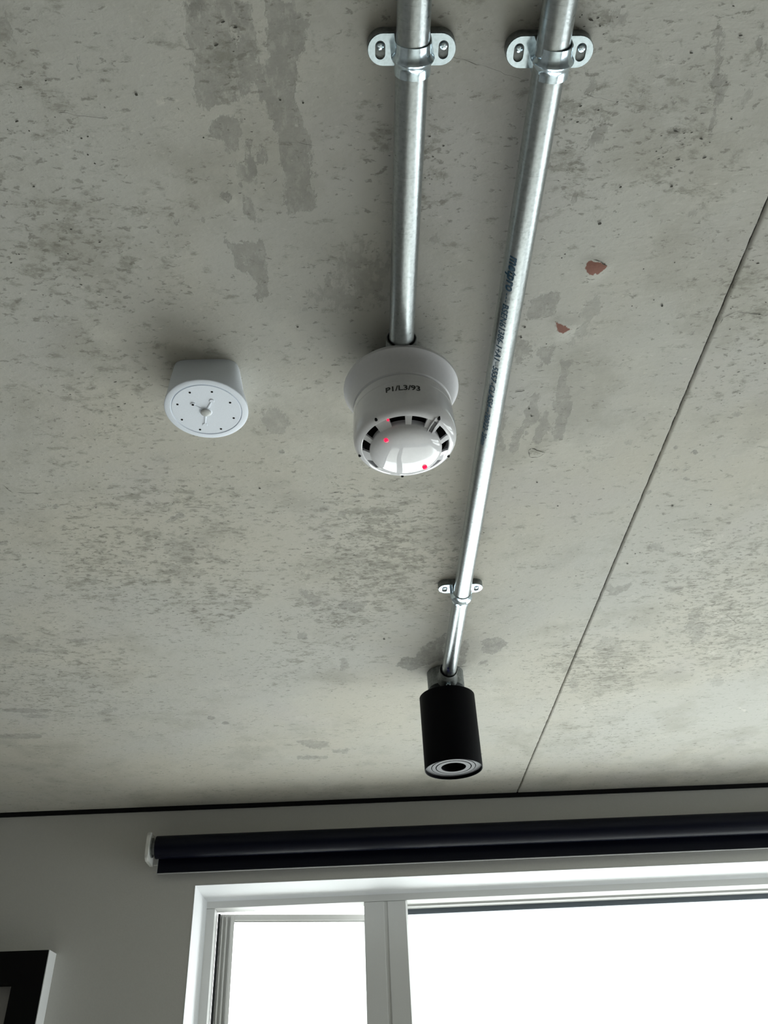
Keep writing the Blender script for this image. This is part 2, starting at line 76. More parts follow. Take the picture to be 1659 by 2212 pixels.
# ---------------------------------------------------------------- material helpers
def newmat(name):
    m = bpy.data.materials.new(name); m.use_nodes = True
    return m, m.node_tree, m.node_tree.nodes['Principled BSDF']
def N(nt, t, **k):
    n = nt.nodes.new(t)
    for a, v in k.items(): setattr(n, a, v)
    return n
def setin(n, i, v): n.inputs[i].default_value = v
def link(nt, a, b): nt.links.new(a, b)
def math_n(nt, op, a, b=None, clamp=False):
    n = N(nt, 'ShaderNodeMath', operation=op, use_clamp=clamp)
    for i, v in enumerate((a, b)):
        if v is None: continue
        if isinstance(v, (int, float)): n.inputs[i].default_value = v
        else: link(nt, v, n.inputs[i])
    return n.outputs[0]
def mixc(nt, f, a, b):
    n = N(nt, 'ShaderNodeMix', data_type='RGBA')
    for i, v in ((0, f), (6, a), (7, b)):
        if isinstance(v, (int, float)): n.inputs[i].default_value = v
        elif isinstance(v, tuple): n.inputs[i].default_value = v + (1,) if len(v) == 3 else v
        else: link(nt, v, n.inputs[i])
    return n.outputs[2]
def ramp(nt, v, lo, hi):
    n = N(nt, 'ShaderNodeMapRange', interpolation_type='SMOOTHSTEP')
    link(nt, v, n.inputs[0]); setin(n, 1, lo); setin(n, 2, hi)
    return n.outputs[0]
def noise_n(nt, scale, detail=4, rough=.6, stretch=None, off=(0, 0, 0), rot=0, dist=0):
    tc = N(nt, 'ShaderNodeTexCoord'); mp = N(nt, 'ShaderNodeMapping')
    link(nt, tc.outputs['Object'], mp.inputs[0])
    if stretch: mp.inputs['Scale'].default_value = stretch
    mp.inputs['Location'].default_value = off
    mp.inputs['Rotation'].default_value = (0, 0, rot)
    n = N(nt, 'ShaderNodeTexNoise'); setin(n, 'Scale', scale); setin(n, 'Detail', detail); setin(n, 'Roughness', rough)
    setin(n, 'Distortion', dist)
    link(nt, mp.outputs[0], n.inputs['Vector'])
    return n.outputs['Fac']
def bump(nt, b, h, strength, dist):
    n = N(nt, 'ShaderNodeBump'); setin(n, 'Strength', strength); setin(n, 'Distance', dist)
    link(nt, h, n.inputs['Height']); link(nt, n.outputs[0], b.inputs['Normal'])
def plain(name, col, rough=.5, metal=0., spec=.5, grain=0., gscale=600, bumpd=0., coat=0.):
    m, nt, b = newmat(name)
    b.inputs['Base Color'].default_value = col + (1,)
    b.inputs['Roughness'].default_value = rough; b.inputs['Metallic'].default_value = metal
    b.inputs['Specular IOR Level'].default_value = spec; b.inputs['Coat Weight'].default_value = coat
    if grain:
        f = noise_n(nt, gscale, 3)
        link(nt, mixc(nt, ramp(nt, f, .3, .7), tuple(c*(1-grain) for c in col), tuple(min(1, c*(1+grain)) for c in col)), b.inputs['Base Color'])
        if bumpd: bump(nt, b, f, 1, bumpd)
    return m

# ---------------------------------------------------------------- materials
def concrete(joint=False):
    m, nt, b = newmat('raw_concrete')
    big = noise_n(nt, 2.3, 5, .6, off=(3, 1, 0))
    mid = noise_n(nt, 9, 6, .65, off=(7, 2, 0))
    base = mixc(nt, ramp(nt, big, .35, .65), (.470, .450, .390), (.450, .445, .410))
    base = mixc(nt, math_n(nt, 'MULTIPLY', ramp(nt, mid, .48, .70), .62), base, (.340, .330, .285))
    base = mixc(nt, math_n(nt, 'MULTIPLY', ramp(nt, noise_n(nt, 14, 5, .6, off=(1, 9, 0)), .55, .8), .45), base, (.560, .550, .490))
    # mauve drift
    base = mixc(nt, math_n(nt, 'MULTIPLY', ramp(nt, noise_n(nt, 5, 3, .5, off=(11, 4, 0)), .52, .75), .30), base, (.430, .412, .410))
    def attr(n):
        a = N(nt, 'ShaderNodeAttribute', attribute_name=n); return a.outputs['Fac']
    ragged = noise_n(nt, 120, 5, .7, stretch=(1, .55, 1), rot=.35)
    ragb = noise_n(nt, 30, 4, .6)
    rr = math_n(nt, 'ADD', math_n(nt, 'MULTIPLY', math_n(nt, 'SUBTRACT', ragged, .5), 1.7), math_n(nt, 'MULTIPLY', math_n(nt, 'SUBTRACT', ragb, .5), .9))
    dark = attr('dark')
    dsh = attr('depth_of_stain')
    f = ramp(nt, math_n(nt, 'ADD', dark, rr), .42, .58)
    f = math_n(nt, 'MULTIPLY', math_n(nt, 'MULTIPLY', f, dsh, True), math_n(nt, 'ADD', math_n(nt, 'MULTIPLY', ramp(nt, noise_n(nt, 160, 4, .7, off=(3, 8, 0), rot=-.6, stretch=(1, .5, 1)), .34, .52), .45), .55))
    inner = ramp(nt, noise_n(nt, 55, 5, .7, off=(5, 5, 0)), .3, .75)
    tone = mixc(nt, inner, (.225, .220, .200), (.330, .322, .290))
    base = mixc(nt, math_n(nt, 'MULTIPLY', f, .85), base, tone)
    lt = math_n(nt, 'MULTIPLY', ramp(nt, math_n(nt, 'ADD', attr('light'), rr), .45, .75), .45)
    base = mixc(nt, lt, base, (.62, .60, .54))
    # short flecks, thicker where the mottling is
    mot = attr('mottle')
    f1 = noise_n(nt, 190, 3, .65, stretch=(.55, 1, 1), rot=.12, dist=.25)
    f2 = noise_n(nt, 70, 5, .75, stretch=(.6, 1, 1), off=(2, 2, 0), rot=-.1, dist=.2)
    fl = ramp(nt, math_n(nt, 'ADD', f1, math_n(nt, 'MULTIPLY', mot, .11)), .615, .70)
    fm = ramp(nt, math_n(nt, 'ADD', f2, math_n(nt, 'MULTIPLY', mot, .15)), .56, .72)
    base = mixc(nt, math_n(nt, 'MULTIPLY', fm, .60), base, (.21, .205, .17))
    base = mixc(nt, math_n(nt, 'MULTIPLY', fl, .58), base, (.16, .155, .13))
    # pale grains inside and outside stains
    f3 = noise_n(nt, 260, 2, .5, stretch=(.5, 1, 1), off=(9, 1, 0), rot=-.5)
    base = mixc(nt, math_n(nt, 'MULTIPLY', ramp(nt, f3, .68, .78), .35), base, (.64, .62, .56))
    pin = N(nt, 'ShaderNodeTexVoronoi', feature='F1'); setin(pin, 'Scale', 62); setin(pin, 'Randomness', 1)
    tcx = N(nt, 'ShaderNodeTexCoord'); link(nt, tcx.outputs['Object'], pin.inputs['Vector'])
    pinm = math_n(nt, 'MULTIPLY', math_n(nt, 'SUBTRACT', 1, ramp(nt, pin.outputs['Distance'], .03, .075)), ramp(nt, noise_n(nt, 12, 2), .56, .64))
    base = mixc(nt, math_n(nt, 'MULTIPLY', pinm, .7), base, (.09, .085, .07))
    # brick red primer exposed in the chips
    red = ramp(nt, math_n(nt, 'ADD', attr('red'), math_n(nt, 'MULTIPLY', rr, .6)), .42, .52)
    base = mixc(nt, math_n(nt, 'MULTIPLY', red, .9), base, (.19, .062, .038))
    link(nt, base, b.inputs['Base Color'])
    setin(b, 'Roughness', .78); setin(b, 'Specular IOR Level', .3)
    h = math_n(nt, 'ADD', math_n(nt, 'MULTIPLY', mid, .5), math_n(nt, 'MULTIPLY', f1, .25))
    h = math_n(nt, 'SUBTRACT', h, math_n(nt, 'MULTIPLY', f, .10))
    bump(nt, b, h, .55, .003)
    return m
M = {}
M['concrete'] = concrete()
M['dark_mark'] = plain('dark_pits_and_edge_shade', (.055, .052, .042), .9)  # dark tone for pits, scores and the drawn chip-edge shade
M['joint'] = plain('joint_dirt', (.022, .021, .019), .9)
def galv(name, col, rough, spangle=1.0, scratch=True):
    m, nt, b = newmat(name)
    sp = N(nt, 'ShaderNodeTexVoronoi'); setin(sp, 'Scale', 330)
    tc = N(nt, 'ShaderNodeTexCoord'); link(nt, tc.outputs['Object'], sp.inputs['Vector'])
    f = noise_n(nt, 260, 4, .7)
    g = math_n(nt, 'ADD', math_n(nt, 'MULTIPLY', sp.outputs['Distance'], .5), f)
    c = mixc(nt, ramp(nt, g, .35, 1.0), tuple(x*.86 for x in col), tuple(min(1, x*1.08) for x in col))
    if scratch:   # fine marks running round the tube
        s = noise_n(nt, 90, 5, .75, stretch=(.25, 5, .25))
        c = mixc(nt, math_n(nt, 'MULTIPLY', ramp(nt, s, .60, .68), .5), c, (.14, .14, .13))
    link(nt, c, b.inputs['Base Color'])
    setin(b, 'Metallic', 1.0)
    link(nt, math_n(nt, 'ADD', rough, math_n(nt, 'MULTIPLY', math_n(nt, 'SUBTRACT', f, .5), .25)), b.inputs['Roughness'])
    bump(nt, b, g, .35*spangle, .0006)
    return m
M['galv'] = galv('galvanised_steel', (.42, .45, .455), .32, .5)
M['zinc'] = galv('bright_zinc', (.70, .82, .90), .2, .1, False)
M['cast'] = plain('dull_galvanised_casting', (.21, .225, .22), .5, .35, grain=.22, gscale=220, bumpd=.0006)
M['black_gap'] = plain('black_rubber_line', (.006, .006, .007), .85, spec=.2)
M['white_plastic'] = plain('gloss_white_plastic', (.78, .78, .81), .03, grain=.015, gscale=300, coat=.6)
M['dish_plastic'] = plain('satin_white_plastic', (.74, .74, .77), .34, grain=.015, gscale=300)
M['sensor_plastic'] = plain('fine_textured_white_plastic', (.80, .85, .93), .42, grain=.03, gscale=1500, bumpd=.00008)
M['lens'] = plain('pearly_grey_button', (.50, .51, .50), .22)
M['hole'] = plain('black_void', (.004, .004, .004), .8, spec=.1)
M['ink'] = plain('black_ink', (.03, .03, .03), .6)
M['blue_ink'] = plain('dark_blue_ink', (.006, .045, .085), .5)
M['pen_ink'] = plain('violet_pen_ink', (.02, .02, .10), .5)
M['lamp_black'] = plain('matt_black_paint', (.0025, .0025, .004), .6, spec=.08, grain=.1, gscale=900)
M['lamp_grey'] = plain('satin_dark_grey_ring', (.028, .027, .031), .5, 0, .3)
M['lamp_glass'] = plain('dark_lamp_glass', (.006, .006, .007), .1, 0, .1)
M['wall'] = plain('greige_wall_paint', (.53, .525, .50), .75, spec=.25, grain=.02, gscale=350, bumpd=.0002)
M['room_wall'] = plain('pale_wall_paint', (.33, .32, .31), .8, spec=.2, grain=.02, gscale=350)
M['reveal'] = plain('white_reveal_paint', (.70, .71, .72), .8, spec=.15, grain=.01, gscale=400)
M['upvc'] = plain('white_window_profile', (.56, .56, .545), .5, spec=.3, grain=.012, gscale=900)
M['gasket'] = plain('grey_glazing_gasket', (.10, .12, .14), .5)
M['dark_gasket'] = plain('black_seal', (.012, .013, .014), .6)
M['blind'] = plain('navy_black_blackout_fabric', (.0018, .0026, .0085), .36, spec=.15, grain=.08, gscale=2500, bumpd=.00005)
M['blind_edge'] = plain('pale_cut_fabric_edge', (.42, .43, .44), .6)
M['bracket'] = plain('translucent_white_bracket', (.62, .62, .60), .35)
M['frame_black'] = plain('matt_black_frame', (.004, .004, .004), .7, spec=.12)
M['frame_side'] = plain('white_lacquered_edge', (.90, .91, .93), .4)
M['mat_board'] = plain('grey_mount_board', (.33, .32, .31), .8)
def timber():
    m, nt, b = newmat('pale_oak_floor')
    g = noise_n(nt, 6, 6, .65, stretch=(6, .6, 1))
    link(nt, mixc(nt, ramp(nt, g, .3, .7), (.50, .47, .42), (.60, .57, .51)), b.inputs['Base Color'])
    setin(b, 'Roughness', .45); return m
M['floor'] = timber()
def red_led():
    m, nt, b = newmat('lit_red_indicator')
    b.inputs['Base Color'].default_value = (.3, .0, .01, 1)
    b.inputs['Emission Color'].default_value = (1, .01, .06, 1); b.inputs['Emission Strength'].default_value = 1.8
    b.inputs['Roughness'].default_value = .2
    return m
M['led'] = red_led()
def glass():
    m = bpy.data.materials.new('clear_window_glass'); m.use_nodes = True
    nt = m.node_tree; nt.nodes.clear()
    t = N(nt, 'ShaderNodeBsdfTransparent'); setin(t, 0, (.93, .95, .94, 1))
    g = N(nt, 'ShaderNodeBsdfGlossy'); setin(g, 'Roughness', .0)
    fr = N(nt, 'ShaderNodeFresnel'); setin(fr, 0, 1.45)
    mix = N(nt, 'ShaderNodeMixShader'); o = N(nt, 'ShaderNodeOutputMaterial')
    ge = N(nt, 'ShaderNodeNewGeometry')     # reflect at the outer faces only: the slab is thin and does not bend light
    link(nt, math_n(nt, 'MULTIPLY', fr.outputs[0], math_n(nt, 'SUBTRACT', 1.0, ge.outputs['Backfacing'])), mix.inputs[0]); link(nt, t.outputs[0], mix.inputs[1]); link(nt, g.outputs[0], mix.inputs[2])
    link(nt, mix.outputs[0], o.inputs[0])
    return m
M['glass'] = glass()

# ---------------------------------------------------------------- object helpers
def tag(o, label=None, cat=None, group=None, kind=None):
    if label: o['label'] = label
    if cat: o['category'] = cat
    if group: o['group'] = group
    if kind: o['kind'] = kind
    return o
def empty(name, loc, label=None, cat=None, group=None, kind=None):
    o = bpy.data.objects.new(name, None); C.objects.link(o); o.location = loc; o.empty_display_size = .02
    return tag(o, label, cat, group, kind)
def link_mesh(name, me, mat, parent=None, smooth=None):
    me.materials.append(mat)
    if smooth is not None:
        me.polygons.foreach_set('use_smooth', [True]*len(me.polygons))
        me.set_sharp_from_angle(angle=math.radians(smooth))
    o = bpy.data.objects.new(name, me); C.objects.link(o)
    if parent: o.parent = parent
    return o
def obj(name, bm, mat, parent=None, smooth=None):
    bmesh.ops.recalc_face_normals(bm, faces=bm.faces)
    me = bpy.data.meshes.new(name); bm.to_mesh(me); bm.free()
    return link_mesh(name, me, mat, parent, smooth)
def box(bm, x0, x1, y0, y1, z0, z1, bev=0):
    vs = [bm.verts.new((x, y, z)) for x in (x0, x1) for y in (y0, y1) for z in (z0, z1)]
    fs = [bm.faces.new([vs[i] for i in q]) for q in ((0, 1, 3, 2), (4, 6, 7, 5), (0, 4, 5, 1), (2, 3, 7, 6), (0, 2, 6, 4), (1, 5, 7, 3))]
    if bev:
        es = list({e for f in fs for e in f.edges})
        bmesh.ops.bevel(bm, geom=es, offset=bev, segments=2, affect='EDGES', profile=.5)
def lathe(bm, prof, seg=64, c=(0, 0), closed=False, a0=0, a1=2*PI):
    """revolve (r, z) about a vertical axis"""
    full = abs(a1-a0-2*PI) < 1e-6
    n = seg if full else seg+1
    rings = []
    for r, z in prof:
        if r < 1e-7: rings.append([bm.verts.new((c[0], c[1], z))]*n)
        else: rings.append([bm.verts.new((c[0]+r*math.cos(a0+(a1-a0)*k/seg), c[1]+r*math.sin(a0+(a1-a0)*k/seg), z)) for k in range(n)])
    pr = list(zip(rings[:-1], rings[1:]))
    if closed: pr.append((rings[-1], rings[0]))
    for A, B in pr:
        for k in range(seg):
            j = (k+1) % n
            q = []
            for v in (A[k], A[j], B[j], B[k]):
                if v not in q: q.append(v)
            if len(q) > 2:
                try: bm.faces.new(q)
                except ValueError: pass
    if not full and closed:
        bm.faces.new([r[0] for r in rings]); bm.faces.new([r[-1] for r in rings])
def tube(bm, p0, p1, r, seg=32, cap=True, prof=None):
    """cylinder (or (t, r) profile) from p0 to p1"""
    p0, p1 = Vector(p0), Vector(p1); d = p1-p0; q = d.to_track_quat('Z', 'Y')
    prof = prof or [(0, r), (1, r)]
    rings = [[bm.verts.new(p0 + d*t + q @ Vector((rr*math.cos(2*PI*k/seg), rr*math.sin(2*PI*k/seg), 0))) for k in range(seg)] for t, rr in prof]
    for A, B in zip(rings[:-1], rings[1:]):
        for k in range(seg): bm.faces.new((A[k], A[(k+1) % seg], B[(k+1) % seg], B[k]))
    if cap: bm.faces.new(rings[0]); bm.faces.new(rings[-1])
def plate(bm, outer, holes, z0, z1):
    """flat plate with holes, between z0 and z1"""
    loops = [outer]+holes
    tops = []
    edges = []
    for lp in loops:
        vs = [bm.verts.new((x, y, z0)) for x, y in lp]; tops.append(vs)
        edges += [bm.edges.new((vs[i], vs[(i+1) % len(vs)])) for i in range(len(vs))]
    r = bmesh.ops.triangle_fill(bm, edges=edges, use_beauty=True)
    fs = [g for g in r['geom'] if isinstance(g, bmesh.types.BMFace)]
    mp = {}
    for vs in tops:
        for v in vs: mp[v] = bm.verts.new((v.co.x, v.co.y, z1))
    for f in fs: bm.faces.new([mp[v] for v in reversed(f.verts)])
    for vs in tops:
        for i in range(len(vs)):
            a, b_ = vs[i], vs[(i+1) % len(vs)]
            bm.faces.new((a, b_, mp[b_], mp[a]))
def circ(cx, cy, r, n=24, a0=0, a1=2*PI):
    full = abs(a1-a0-2*PI) < 1e-6
    return [(cx+r*math.cos(a0+(a1-a0)*k/(n if full else n-1)), cy+r*math.sin(a0+(a1-a0)*k/(n if full else n-1))) for k in range(n)]
def obround(cx, cy, r, ly, n=10):
    """upright slot: half circles at cy +- ly"""
    return circ(cx, cy+ly, r, n, 0, PI)+circ(cx, cy-ly, r, n, PI, 2*PI)
def text_mesh(body, size, offset=0, shear=0, space=1.0):
    cu = bpy.data.curves.new('lettering', 'FONT'); cu.body = body; cu.size = size; cu.offset = offset; cu.shear = shear
    cu.space_character = space; cu.resolution_u = 4
    o = bpy.data.objects.new('lettering', cu); C.objects.link(o)
    dg = bpy.context.evaluated_depsgraph_get(); dg.update()
    me = bpy.data.meshes.new_from_object(o.evaluated_get(dg))
    bpy.data.objects.remove(o); bpy.data.curves.remove(cu)
    bm = bmesh.new(); bm.from_mesh(me); bpy.data.meshes.remove(me)
    return bm

# ---------------------------------------------------------------- ceiling: backing slab and two cast panels either side of the joint
bm = bmesh.new(); box(bm, LX-.3, RX+.3, BY-.3, WALL+.28, CEIL+.0045, CEIL+.25)
ceiling = tag(obj('ceiling', bm, M['joint']), kind='structure')
def poly_field(px, py, polys):
    out = np.zeros(px.shape)
    dep = np.zeros(px.shape)
    for st, so, poly in polys:
        P = np.array(poly, float)/1000; so_m = max(so*2.2, 6)/1000
        lo = P.min(0)-so_m*2; hi = P.max(0)+so_m*2
        ix = np.where((px > lo[0]) & (px < hi[0]) & (py > lo[1]) & (py < hi[1]))[0]
        if not len(ix): continue
        x, y = px[ix], py[ix]
        d2 = np.full(len(ix), 1e9); ins = np.zeros(len(ix), bool)
        for a, b in zip(P, np.roll(P, -1, 0)):
            e = b-a; L2 = max(e@e, 1e-12)
            t = np.clip(((x-a[0])*e[0]+(y-a[1])*e[1])/L2, 0, 1)
            d2 = np.minimum(d2, (x-a[0]-t*e[0])**2+(y-a[1]-t*e[1])**2)
            if abs(e[1]) > 1e-12:
                cr = ((a[1] > y) != (b[1] > y)) & (x < e[0]*(y-a[1])/e[1]+a[0])
                ins ^= cr
        sd = np.where(ins, 1, -1)*np.sqrt(d2)
        v = np.clip(.5+sd/(2*so_m), 0, 1)
        out[ix] = np.maximum(out[ix], v*(1 if st >= .05 else 0))
        dep[ix] = np.maximum(dep[ix], np.where(v > .02, st, 0))
    return out, dep
def fine(a, b, lo, hi, st=.0035, co=.06):
    xs = [a]
    while xs[-1] < b-1e-6:
        x = xs[-1]
        xs.append(x + (st if lo <= x < hi else co))
        if x < lo < xs[-1]: xs[-1] = lo
    xs[-1] = b
    return np.array(xs)
def panel(x0, x1, jside):
    xs = fine(x0, x1, -1.0, 1.15); ys = fine(BY, WALL, .19, WALL)
    X, Y = np.meshgrid(xs, ys); nx, ny = len(xs), len(ys)
    Z = np.full(X.shape, CEIL)
    # worn arris along the joint
    j = 0 if jside < 0 else nx-1
    for i in range(ny):
        w = mnoise.noise(Vector((ys[i]*60, jside*7., 0)))*.0005+mnoise.noise(Vector((ys[i]*210, jside*3., 0)))*.0004
        X[i, j] += w
    px, py = X.ravel(), Y.ravel()
    chip, cdep = poly_field(px, py, CHIP)
    Z = Z.ravel()-chip*cdep*.0016
    # gentle board waviness
    Z += .0005*np.sin(px*17+1.3*np.sin(py*5))*np.sin(py*11)
    co = np.stack([px, py, Z], 1)
    bot = np.array([[xs[0], ys[0]], [xs[-1], ys[0]], [xs[-1], ys[-1]], [xs[0], ys[-1]]])
    idx = np.arange(nx*ny).reshape(ny, nx)
    quads = np.stack([idx[:-1, :-1], idx[1:, :-1], idx[1:, 1:], idx[:-1, 1:]], -1).reshape(-1, 4)
    # upstand of the joint edge
    col = idx[:, j]; nb = len(co)
    up = co[col].copy(); up[:, 2] += .0044; co = np.concatenate([co, up])
    ui = np.arange(ny)+nb
    side = np.stack([col[:-1], col[1:], ui[1:], ui[:-1]], -1)
    if jside < 0: side = side[:, ::-1]
    quads = np.concatenate([quads, side])
    me = bpy.data.meshes.new('concrete_panel')
    me.vertices.add(len(co)); me.vertices.foreach_set('co', co.ravel())
    me.loops.add(quads.size); me.loops.foreach_set('vertex_index', quads.ravel())
    me.polygons.add(len(quads)); me.polygons.foreach_set('loop_start', np.arange(len(quads))*4)
    me.update(calc_edges=True)
    me.polygons.foreach_set('use_smooth', [True]*len(me.polygons))
    for nm, data in (('dark', DARK), ('light', LIGHT), ('mottle', MOTTLE), ('red', RED)):
        v, dp = poly_field(px, py, data)
        vals = v if nm in ('dark', 'red') else v*dp
        vals = np.concatenate([vals, np.zeros(len(up))])
        me.attributes.new(nm, 'FLOAT', 'POINT').data.foreach_set('value', vals.astype(np.float32))
        if nm == 'dark':
            dp = np.concatenate([dp, np.zeros(len(up))])
            me.attributes.new('depth_of_stain', 'FLOAT', 'POINT').data.foreach_set('value', dp.astype(np.float32))
    return link_mesh('concrete_panel', me, M['concrete'], ceiling)
JX = .381
panel(LX, JX-.0016, 1); panel(JX+.0016, RX, -1)
# pin holes, scores, pencil marks and shade drawn along chip edges: thin flecks on the slab, too small to pick apart
bm = bmesh.new()
zc = CEIL-.00075
def fleck(x, y, rx, ry, rot=0):
    vs = []
    for k in range(9):
        t = 2*PI*k/9; q = random.uniform(.7, 1.2); a, b = rx*q*math.cos(t), ry*q*math.sin(t)
        vs.append(bm.verts.new((x+a*math.cos(rot)-b*math.sin(rot), y+a*math.sin(rot)+b*math.cos(rot), zc)))
    bm.faces.new(vs)
for x0, y0, x1, y1, w in MARKS:
    a = Vector((x0, y0))/1000; b = Vector((x1, y1))/1000; d = b-a; n = max(3, int(d.length/.004)); nn = Vector((-d.y, d.x)).normalized()
    pr = None
    for i in range(n+1):
        t = i/n; wob = mnoise.noise(Vector((t*6, a.x*90, a.y*70)))*.0012
        h = w*.00042*(.35+.9*abs(mnoise.noise(Vector((t*9+3, a.y*50, 2)))))*(1 if 0 < i < n else .2)
        p = a+d*t+nn*wob
        cur = (bm.verts.new((p.x+nn.x*h, p.y+nn.y*h, zc)), bm.verts.new((p.x-nn.x*h, p.y-nn.y*h, zc)))
        if pr: bm.faces.new((pr[0], cur[0], cur[1], pr[1]))
        pr = cur
for x, y, r in PITS: fleck(x/1000, y/1000, r*.00042, r*.00036)
for _ in range(330):
    st, so, poly = random.choice(MOTTLE)
    p = np.array(poly).mean(0)/1000; ex = np.ptp(np.array(poly), axis=0)/1000
    x = random.gauss(p[0], ex[0]*.3); y = random.gauss(p[1], ex[1]*.3)
    if .2 < y < 2.0 and -1.2 < x < 1.1:
        s = random.choice((.00035, .0005, .0007)); fleck(x, y, s*random.uniform(1, 3), s, random.uniform(-.4, .3))
pits = tag(obj('pits_and_edge_shade', bm, M['dark_mark'], ceiling), kind='stuff')

# ---------------------------------------------------------------- walls, floor
def wall_with_opening(name, axis, at, th, u0, u1, z0, z1, op, mat):
    bm = bmesh.new()
    a, b, c, d = op
    for (p, q, r, s) in ((u0, a, z0, z1), (b, u1, z0, z1), (a, b, z0, c), (a, b, d, z1)):
        if axis == 'y': box(bm, p, q, at, at+th, r, s)
        else: box(bm, at, at+th, p, q, r, s)
    bmesh.ops.remove_doubles(bm, verts=bm.verts, dist=1e-5)
    return tag(obj(name, bm, mat), kind='structure')
wall_with_opening('wall_front', 'y', WALL, .235, LX-.2, RX+.2, -.1, CEIL+.012, FW, M['wall'])
wall_with_opening('wall_right', 'x', RX, .235, BY, WALL, -.1, CEIL+.012, RW, M['room_wall'])
bm = bmesh.new(); box(bm, LX-.2, LX, BY, WALL, -.1, CEIL+.012); tag(obj('wall_left', bm, M['room_wall']), kind='structure')
bm = bmesh.new(); box(bm, LX-.2, RX+.2, BY-.2, BY, -.1, CEIL+.012); tag(obj('wall_back', bm, M['room_wall']), kind='structure')
bm = bmesh.new(); box(bm, LX, RX, BY, WALL, -.1, 0); tag(obj('floor', bm, M['floor']), kind='structure')
bm = bmesh.new(); box(bm, LX-.2, RX+.2, WALL+.24, WALL+2.1, -.12, -.02)  # added slab, out of view, bounces sky light up to the ceiling
tag(obj('unseen_bounce_slab', bm, plain('pale_bounce_slab', (.62, .60, .56), .8, grain=.05, gscale=40)), kind='structure')
# black movement seal between wall and slab
bm = bmesh.new(); box(bm, LX, RX, WALL-.004, WALL+.002, CEIL-.0105, CEIL+.002)
tag(obj('trim_1', bm, M['black_gap']), kind='structure')

# ---------------------------------------------------------------- front window
WX0, WX1, WZ0, WZ1 = FW
FY = 2.155                      # room face of the window profile
# white lining of the reveal with a small cove bead against the profile
bm = bmesh.new()
t = .0012
box(bm, WX0-.0, WX0+t, WALL-.0005, FY+.002, WZ0, WZ1)
box(bm, WX1-t, WX1, WALL-.0005, FY+.002, WZ0, WZ1)
box(bm, WX0+t, WX1-t, WALL-.0005, FY+.002, WZ1-t, WZ1)
box(bm, WX0+t, WX1-t, WALL-.0005, FY+.002, WZ0, WZ0+t)
tag(obj('trim_2', bm, M['reveal']), kind='structure')
bm = bmesh.new()
def cove(bm, path_axis, fixed, lo, hi, sgn_u):
    n = 6; r = .008
    prof = [(0, 0)]+[(r*(1-math.sin(k*PI/2/n)), r*(1-math.cos(k*PI/2/n))) for k in range(n+1)]
    prof = [(0, 0), (r, 0)]+[(r-r*math.sin(k*PI/2/n), r-r*math.cos(k*PI/2/n)) for k in range(1, n)]+[(0, r)]
    A, B = [], []
    for u, v in prof:    # u away from the lining, v towards the room
        for lst, end in ((A, lo), (B, hi)):
            p = (fixed+sgn_u*u, FY-v, end) if path_axis == 'z' else (end, FY-v, fixed+sgn_u*u)
            lst.append(bm.verts.new(p))
    m_ = len(prof)
    for k in range(m_): bm.faces.new((A[k], A[(k+1) % m_], B[(k+1) % m_], B[k]))
    bm.faces.new(A); bm.faces.new(B)
cove(bm, 'z', WX0+t, WZ0, WZ1, 1); cove(bm, 'x', WZ1-t, WX0, WX1, -1)
tag(obj('trim_3', bm, M['reveal'], smooth=40), kind='structure')

win = empty('window_1', ((WX0+WX1)/2, FY, WZ0), kind='structure')
def sub(name, bm, mat, parent=win, smooth=None, label=None):
    ofs = -Vector(win.location)
    if parent is win: bmesh.ops.translate(bm, verts=bm.verts, vec=ofs)
    o = obj(name, bm, mat, parent, smooth)
    if label: o['label'] = label
    return o
FT = EYE+.4544                  # underside of the head profile
FB = WZ0+.06
JL = -.359                      # inner face of the left jamb profile
ML, MR = -.002, .103            # mullion
g = .0006
bm = bmesh.new(); box(bm, WX0+t, WX1-t, FY, 2.205, FT, WZ1-t, .0008); sub('head_profile', bm, M['upvc'])
bm = bmesh.new(); box(bm, WX0+t, JL, FY+.0005, 2.205, FB, FT-g, .0008); sub('jamb_profile', bm, M['upvc'])
bm = bmesh.new(); box(bm, WX1-.06, WX1-t, FY+.0005, 2.205, FB, FT-g, .0008); sub('jamb_profile', bm, M['upvc'])
bm = bmesh.new(); box(bm, WX0+t, WX1-t, FY, 2.205, WZ0+t, FB-g, .0008); sub('sill_profile', bm, M['upvc'])
# mullion: two coupled profiles with a cover groove
bm = bmesh.new()
box(bm, ML, .0455, FY+.0006, 2.20, FB, FT-g, .0008)
box(bm, .0545, MR-.0045, FY+.0006, 2.20, FB, FT-g, .0008)
box(bm, .0455, .0545, FY+.0030, 2.20, FB, FT-g)
# splayed edge towards the large pane
v = [bm.verts.new(p) for z in (FB, FT-g) for p in ((MR-.0045, FY+.0012, z), (MR, FY+.010, z), (MR, 2.20, z), (MR-.0045, 2.20, z))]
for q in ((0, 1, 2, 3), (4, 7, 6, 5), (0, 4, 5, 1), (1, 5, 6, 2), (2, 6, 7, 3), (3, 7, 4, 0)): bm.faces.new([v[i] for i in q])
sub('mullion', bm, M['upvc'])
